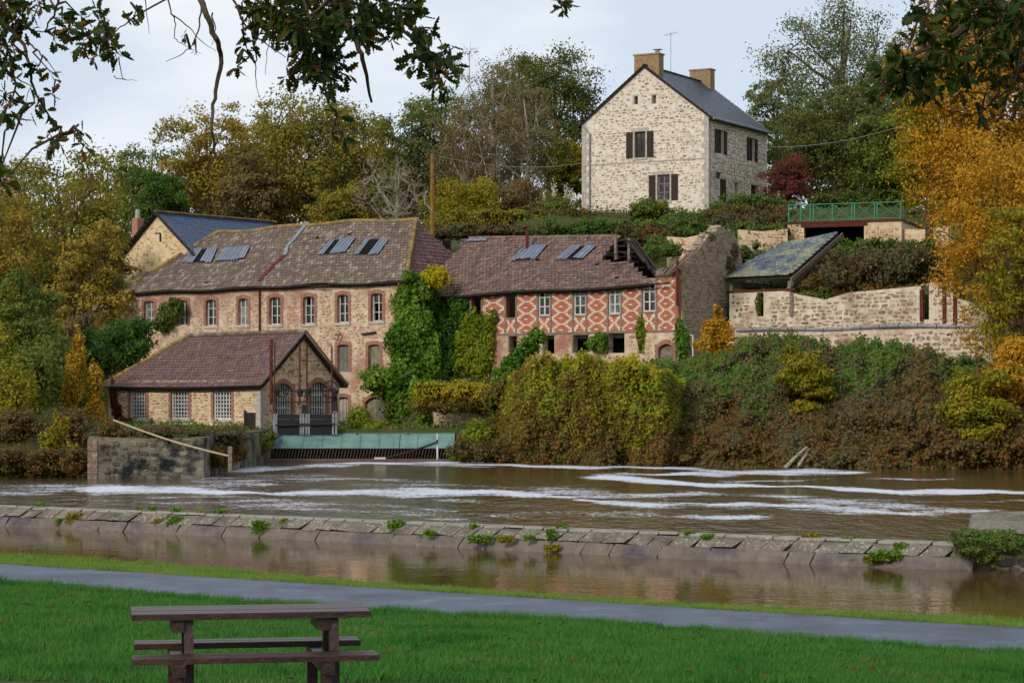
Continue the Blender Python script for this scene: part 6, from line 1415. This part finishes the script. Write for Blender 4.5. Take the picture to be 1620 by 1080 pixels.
# weeds on the weir wall
wl_pts = [(122, 820, 14, 12), (97, 826, 8, 8), (188, 818, 6, 5), (63, 797, 7, 3), (220, 804, 5, 3), (241, 804, 5, 4), (278, 824, 11, 11), (280, 806, 8, 5), (253, 825, 7, 7), (350, 808, 9, 4), (320, 809, 6, 3), (413, 833, 11, 13), (449, 823, 5, 4), (627, 829, 11, 9), (680, 843, 8, 7), (760, 852, 16, 9), (800, 852, 11, 7), (837, 850, 7, 6), (750, 832, 6, 4), (872, 845, 6, 12), (873, 866, 10, 7), (890, 832, 8, 3), (1090, 842, 7, 4), (1119, 848, 8, 5), (1283, 848, 11, 7), (1343, 851, 9, 3), (1400, 878, 20, 10), (1425, 864, 9, 8), (1380, 884, 12, 8)]
WLAB = ['large green weed clump on the face of the weir wall, leftmost of the big ones', 'small sprig just left of the leftmost large weed clump', 'small green sprig on the wall face right of the leftmost large clump', 'low tuft on top of the weir wall nearest the left edge', 'tiny tuft on the wall top, left one of a close pair',
 'tiny tuft on the wall top, right one of a close pair', 'large drooping weed clump on the wall face below the quay', 'flat green tuft on the wall top above the drooping clump', 'yellowish sprig on the face just left of the drooping clump', 'low tuft on the wall top left of the picnic table top',
 'tiny tuft on the wall top right of the flat green tuft', 'round dark weed on the wall face above the picnic table', 'small sprig right of the round weed above the picnic table', 'dark bushy weed standing on the wall top just right of the table', 'small weed on the wall face right of the bushy one',
 'leafy weed low on the face near the middle of the wall, left of two neighbours', 'leafy weed low on the face near the middle of the wall, right of two neighbours', 'small yellow-green sprig right of the two leafy neighbours', 'tiny tuft on the wall top above the two leafy neighbours', 'tall thin weed growing up the wall below the golden hedge', 'weed at the waterline under the tall thin one',
 'flat tuft on the wall top below the golden hedge', 'small tuft on the wall top left of the driftwood', 'yellow-green tuft on the wall top below the brambles', 'bright tuft on the wall top under the driftwood logs', 'flat tuft on the wall top right of the driftwood', 'wide weed patch on the wall face near the pier, highest of three', 'yellowish weed on the coping nearest the pier', 'weed at the waterline near the pier, left of the wide patch']
for i, (x, y, rx_, rz2_) in enumerate(wl_pts):
    D = np.interp(x, [0, 540, 810, 1080, 1500], [60.4, 53.2, 50.2, 47.5, 44.4]) - .35 - np.clip((y - np.interp(x, [0, 540, 810, 1080, 1500], [798, 819, 830, 841, 856])) * .035, 0, .75)
    spec = 'large' if rx_ > 10 else 'small'; col_ = LM['ivy'] if i % 4 else LM['gold_green']
    lm = MB(); c = PX(x, y + rz2_ * .5, D); n = int(26 + rx_ * rz2_ * 2.2); s = F / D
    p = np.clip(rng.normal(size=(n, 3)), -1.7, 1.7) * np.array((rx_, rx_ * .35, rz2_ * .6)) / s * .7 + np.array((0, -.05, rz2_ * .5 / s))
    o = npmesh('wall_weed', leaf_quads(p, .085, None, 1, .5), 4, col_); o.location = tuple(c)
    tag(o, WLAB[i], 'weed', 'weeds sprouting from the weir wall')
bush('bush', [bl(1545, 852, 43.4, 36, 14, .5), bl(1590, 856, 43.4, 34, 16, .6), bl(1530, 868, 43.2, 22, 12, .4), bl(1560, 880, 43, 18, 14, .3)], 5500, .06, LM['bramble_green'], 'trailing green plants over the pier at the right end of the weir', 'plants')

# ------------------------------------------------------------------ GRASS
def blades(name, n, xr, yf0, yf1, h, wdt, m, zoff=0, hz=.5, seed=0, lean=.5):
    r = np.random.default_rng(seed); X = r.uniform(xr[0], xr[1], n); t = r.random(n); Y0, Y1 = yf0(X), yf1(X); Y = Y0 + (Y1 - Y0) * t
    keep = np.abs(X) < Y * .2250 + 1.6; X, Y = X[keep], Y[keep]; n = len(X)
    Z = ground_z(X, Y) + zoff
    cl = .55 + .45 * np.sin(X * 3.1 + np.sin(Y * 2.3) * 2) * np.sin(Y * 1.9 + X) + .35 * np.sin(X * 9 + Y * 5) * np.sin(Y * 7.7)
    hh = h * (r.uniform(.5, 1.2, n)) * np.clip(.65 + hz * cl, .3, 1.9); a = r.uniform(0, 2 * np.pi, n); ln = r.uniform(0, lean, n) * hh; b = r.uniform(0, 2 * np.pi, n)
    w = wdt * r.uniform(.6, 1.4, n)
    V = np.empty((n, 3, 3)); dx, dy = np.cos(a) * w / 2, np.sin(a) * w / 2
    V[:, 0] = np.stack([X - dx, Y - dy, Z - .01], 1); V[:, 1] = np.stack([X + dx, Y + dy, Z - .01], 1)
    V[:, 2] = np.stack([X + np.cos(b) * ln, Y + np.sin(b) * ln, Z + hh], 1)
    return npmesh(name, V.reshape(-1, 3), 3, m)
tag(blades('lawn_grass', 390000, (-11, 9), lambda X: 0 * X + 19.5, lambda X: path_near(X) - .02, .062, .0115, LM['grass'], seed=1, lean=1.3, hz=.9), 'short thick green grass of the lawn round the picnic table', 'grass', kind='stuff')
tag(blades('edge_grass', 30000, (-11, 9), lambda X: path_near(X) - .45, lambda X: path_near(X) + .08, .12, .012, LM['grass'], seed=2, lean=1.), 'ragged taller grass along the near edge of the path', 'grass', kind='stuff')
tag(blades('verge_grass', 150000, (-13, 10), lambda X: path_far(X) - .02, lambda X: canal_near(X) + .3, .085, .015, LM['verge'], seed=3, lean=.8), 'yellowish green verge grass between the path and the channel', 'grass', kind='stuff')
tag(blades('bank_grass', 14000, (-13, 10), lambda X: canal_near(X) - .3, lambda X: canal_near(X) + .3, .13, .014, LM['verge'], seed=4), 'longer grass tufts hanging over the channel edge', 'grass', kind='stuff')

def cover(name, n, fx, fy, hgt, leaf, m, label, cat, lim=None, up=1.2):
    X = rng.uniform(*fx, n); Y = rng.uniform(*fy, n); Z = ground_z(X, Y); k = Z > (0.15 if Y.mean() > 60 else -.3)
    if lim is not None: k &= lim(X, Y)
    X, Y, Z = X[k], Y[k], Z[k]; hh = hgt * (.5 + .5 * np.sin(X * .9) * np.sin(Y * .7)) * rng.random(len(X)); P = np.stack([X, Y, Z + .03 + hh], -1)
    return tag(npmesh(name, leaf_quads(P, leaf, np.tile((0, -.1, up), (len(P), 1)), .8), 4, m), label, cat, kind='stuff')
cover('ground_cover', 34000, (-34, 32), (93, 160), .5, .2, LM['bramble_green'], 'low green ground cover over the hillside and terraces', 'ground cover', lambda X, Y: (np.abs(X) < Y * .235))
cover('ground_litter', 26000, (-34, 32), (93, 165), .2, .18, LM['bramble'], 'brown fallen leaves and dead stems among the hillside ground cover', 'leaf litter', lambda X, Y: (np.abs(X) < Y * .235))
cover('fallen_leaves', 1300, (-9, 8), (19.5, 40), .05, .085, LM['oak_brown'], 'scattered brown oak leaves lying on the lawn and path edge', 'fallen leaves', lambda X, Y: (Y < path_near(X) + .3), up=4)
tag(blades('lawn_weeds', 9000, (-11, 9), lambda X: 0 * X + 19.5, lambda X: path_near(X) - .1, .075, .026, leafmat('weed_blade', H('1e4a18', '2c5e20', '3c6e28'), patch=.8, pmix=.7), seed=9, lean=1.6, hz=.9), 'broad-leaved darker weeds mixed through the lawn', 'weeds', kind='stuff')
tag(blades('far_edge_grass', 22000, (-13, 10), lambda X: path_far(X) - .1, lambda X: path_far(X) + .35, .10, .014, LM['verge'], seed=12, lean=1.2), 'ragged grass hanging over the far edge of the path', 'grass', kind='stuff')
# ------------------------------------------------------------------ OVERHANGING OAK BRANCHES
def oak_leaf_mesh(name, m, seed):
    r = random.Random(seed); n = 9; pts = []
    for i in range(n + 1):
        t = i / n; wdt = .30 * math.sin(math.pi * min(1, t * .92 + .05)) ** .8 * (.55 + .45 * t); wdt *= (1.12 if i % 2 else .6) * r.uniform(.85, 1.15); pts.append((t, max(.012, wdt)))
    mb = MB(); vs_ = []
    for t, w in pts:
        c = .18 * math.sin(t * 2.6 + seed) * .5; vs_ += [(t, -w, c + w * .35), (t, 0, c), (t, w, c + w * .35)]
    fs = []
    for i in range(n):
        a = i * 3; fs += [(a, a + 1, a + 4, a + 3), (a + 1, a + 2, a + 5, a + 4)]
    me = bpy.data.meshes.new(name); me.from_pydata(vs_, [], fs); me.materials.append(m); me.update(); return me
OL = [oak_leaf_mesh('leaf', LM['oak'], s) for s in (1, 2, 3)] + [oak_leaf_mesh('leaf', LM['oak_brown'], 4)]
# give each leaf its own tint through the noise in object space: bake small offsets in the meshes is not needed, random per island differs per mesh
def branch(label, skel, clusters, D0, seed, brown=.12, scale=.085, cap=300, extra=()):
    r = random.Random(seed); root = empty('oak_branch', P3(skel[0][0][0], skel[0][0][1], D0), 0, label, 'branch', 'oak branches hanging into the top of the view'); O_ = np.array(root.location)
    mb = MB(); nodes = []
    for s in skel:
        pts = []; rad = []
        th = s[-1]
        for (x, y) in s[:-1]: pts.append(PX(x, y, D0 + r.uniform(-.12, .12)) - O_)
        n = len(pts); fine = []; fr = []
        for i in range(n - 1):
            for k in range(4):
                t = k / 4; fine.append(pts[i] * (1 - t) + pts[i + 1] * t + np.array((r.gauss(0, .0035), 0, r.gauss(0, .0035)))); f = (i + t) / (n - 1); fr.append(th * .75 * (1 - .75 * f))
        fine.append(pts[-1]); fr.append(th * .2); mb.tube(fine, fr, 6); nodes += fine
    nodes = np.array(nodes); leaves = []
    for (x, y, rr) in clusters:
        c = PX(x, y, D0 + r.uniform(-.5, .5)) - O_; i = int(np.argmin(np.linalg.norm((nodes - c) * np.array((1, .3, 1)), axis=1))); s = nodes[i]
        mid = (s + c) / 2 + np.array((r.gauss(0, .03), 0, .05)); mb.tube([s, mid, c], [.009, .007, .004], 4)
        R_ = rr / F * D0; k = max(6, int(rr * rr / 12))
        for _ in range(k):
            d = np.array((r.gauss(0, 1), r.gauss(0, 1), r.gauss(0, 1))); d /= np.linalg.norm(d); p = c + d * R_ * r.uniform(.25, 1.0)
            leaves.append((p, d)); 
            if r.random() < .35: mb.tube([c, p], [.004, .002], 3)
    mb.build('twig', MAT['bark'] if False else MAT['twig'], root)
    r.shuffle(leaves); rest = []
    for i, (p, d) in enumerate(leaves):
        q = Vector((d[0] + r.gauss(0, .6), d[1] + r.gauss(0, .6), d[2] - .35 + r.gauss(0, .6))).to_track_quat('X', 'Z'); sc = scale * 1.12 * r.uniform(.7, 1.3); roll = Matrix.Rotation(r.uniform(0, 6.28), 4, 'X')
        M4 = Matrix.Translation(Vector(p)) @ q.to_matrix().to_4x4() @ roll @ Matrix.Scale(sc, 4)
        me = OL[3] if r.random() < brown else OL[r.randrange(3)]
        if i < cap:
            o = bpy.data.objects.new('leaf', me); COL.objects.link(o); o.parent = root; o.matrix_local = M4
        else: rest.append((M4, me))
    if rest:
        mb = MB()
        for M4, me in rest: mb.add([tuple(M4 @ v.co) for v in me.vertices], [tuple(p.vertices) for p in me.polygons])
        o = mb.build('leaf_mass', LM['oak'], root); o['kind'] = 'stuff'
    return root
branch('oak branch with green and brown leaves in the top left corner', [[(-30, -60), (0, 28), (38, 72), (48, 110), (50, 135), (66, 165), (84, 195), (105, 213), .02], [(110, -60), (92, 0), (85, 25), (70, 49), (55, 50), .014], [(48, 70), (62, 82), (78, 100), (96, 130), .008], [(290, -60), (262, 0), (220, 22), (190, 45), (150, 72), .012], [(-30, 80), (20, 120), (48, 135), (40, 165), .008]],
       [(5, 10, 20), (22, 5, 16), (45, 12, 14), (8, 48, 22), (12, 75, 20), (8, 100, 16), (3, 125, 9), (42, 46, 12), (62, 5, 14), (125, 25, 14), (150, 18, 10), (158, 34, 12), (115, 40, 13), (105, 50, 10), (98, 30, 9), (140, 60, 16), (160, 62, 14), (172, 72, 14), (185, 84, 12), (132, 78, 12), (152, 88, 10), (85, 62, 10), (40, 48, 8), (62, 104, 9), (78, 112, 9), (84, 148, 4), (18, 130, 9), (8, 150, 10), (15, 172, 13), (28, 186, 7), (5, 176, 9), (56, 170, 9), (72, 178, 8), (74, 218, 10), (88, 226, 10), (76, 236, 6), (112, 207, 9), (126, 210, 9), (132, 232, 7), (6, 288, 10), (0, 275, 8), (3, 262, 6), (200, 30, 9), (215, 12, 10)], 14, 1, brown=.3, scale=.07)
branch('bare drooping oak twig left of the big leaf mass', [[(300, -60), (318, 0), (328, 25), (342, 60), (351, 90), (346, 128), (338, 165), (334, 205), (341, 245), (327, 277), .028], [(320, 0), (316, 40), (306, 70), (290, 85), (262, 98), .008], [(262, -30), (268, 10), (277, 35), (276, 60), (284, 68), (308, 80), .007], [(270, 22), (300, 45), (318, 65), (342, 82), .006], [(336, 20), (340, 45), (335, 72), .007], [(225, -20), (232, 10), (236, 55), .006], [(188, 90), (194, 125), (200, 127), .005], [(180, 121), (200, 127), (217, 128), .004]], [(292, 58, 3), (310, 80, 3)], 13.6, 2, scale=.03)
branch('thin bare oak twigs just left of the leaf mass', [[(355, -60), (370, 0), (385, 38), (410, 62), (452, 91), .012], [(430, -60), (428, 10), (424, 70), (420, 118), .007], [(398, 50), (405, 95), (403, 120), (410, 155), .008]], [(390, 75, 10), (378, 85, 8), (400, 66, 9), (375, 105, 7), (385, 50, 7)], 13.8, 3, scale=.065)
branch('large dark green oak leaf mass at the top centre left', [[(530, -60), (542, 0), (545, 30), (560, 58), (572, 85), (580, 120), (588, 162), .04], [(540, -20), (500, 20), (450, 45), (400, 60), .018], [(545, 0), (600, 20), (650, 60), (690, 95), (718, 75), .018], [(470, -60), (480, 0), (500, 60), (520, 120), .018], [(548, 30), (510, 60), (480, 90), (458, 122), .012], [(508, 145), (530, 175), (540, 220), .008], [(640, -60), (625, 0), (610, 20), .014]],
       [(400, 20, 18), (420, 10, 22), (445, 20, 26), (470, 12, 28), (495, 20, 28), (520, 25, 28), (480, 45, 28), (505, 50, 28), (440, 48, 20), (415, 40, 14), (460, 65, 18), (490, 75, 24), (515, 80, 24), (480, 98, 18), (505, 105, 20), (530, 100, 20), (455, 120, 11), (470, 122, 10), (500, 128, 14), (522, 126, 14), (545, 118, 8), (520, 142, 10), (545, 20, 26), (570, 15, 24), (595, 12, 22), (560, 40, 20), (585, 38, 20), (610, 30, 18), (575, 58, 14), (590, 62, 10), (628, 12, 20), (650, 8, 16), (660, 22, 12), (640, 35, 14), (632, 48, 10), (620, 60, 8), (660, 48, 11), (680, 44, 10), (684, 56, 9), (655, 70, 8), (672, 75, 10), (655, 100, 12), (668, 92, 14), (680, 82, 14), (690, 100, 14), (702, 108, 13), (715, 98, 11), (700, 85, 11), (712, 78, 8), (690, 118, 11), (705, 122, 10), (718, 112, 8), (695, 138, 9), (705, 145, 7), (686, 135, 6), (535, 185, 8), (545, 220, 10), (525, 215, 7)], 14.2, 4, brown=.16, scale=.075)
branch('small oak leaf spray at the top centre', [[(860, -60), (870, -10), (885, 5), (893, 12), .01]], [(872, 0, 9), (884, 4, 9), (896, 2, 9), (889, 14, 6)], 14, 5, scale=.06)
branch('dark oak bough with brown leaves in the top right corner', [[(1700, -60), (1640, -10), (1590, 15), (1540, 35), (1500, 62), (1450, 85), (1420, 105), .05], [(1625, -60), (1620, 40), (1612, 100), (1600, 140), .03], [(1590, 15), (1580, 60), (1586, 95), .012], [(1540, 35), (1545, 80), (1565, 105), .01], [(1500, -60), (1490, 0), (1470, 20), .01], [(1600, 140), (1570, 160), (1545, 185), .01]],
       [(1445, 12, 12), (1460, 28, 12), (1480, 10, 12), (1455, 55, 12), (1440, 70, 10), (1500, 15, 14), (1520, 35, 18), (1500, 50, 18), (1540, 20, 20), (1560, 8, 22), (1585, 15, 24), (1610, 10, 24), (1615, 40, 22), (1590, 40, 20), (1560, 35, 18), (1480, 60, 14), (1425, 90, 14), (1400, 118, 16), (1415, 130, 18), (1432, 115, 20), (1450, 105, 18), (1440, 138, 18), (1460, 130, 16), (1470, 148, 12), (1395, 140, 12), (1480, 95, 16), (1500, 80, 16), (1510, 110, 16), (1525, 90, 16), (1490, 125, 14), (1530, 120, 14), (1520, 145, 9), (1550, 65, 16), (1575, 75, 16), (1600, 70, 18), (1618, 85, 16), (1560, 110, 14), (1580, 120, 14), (1605, 115, 16), (1618, 140, 13), (1595, 150, 10), (1565, 165, 9), (1548, 180, 9), (1375, 143, 8), (1615, 165, 8)], 12.8, 6, brown=.3, scale=.075)
print('objects', len(bpy.data.objects), 'tris', sum(sum(len(p.vertices) - 2 for p in m.polygons) if len(m.polygons) < 1000 else len(m.polygons) * 2 for m in bpy.data.meshes))
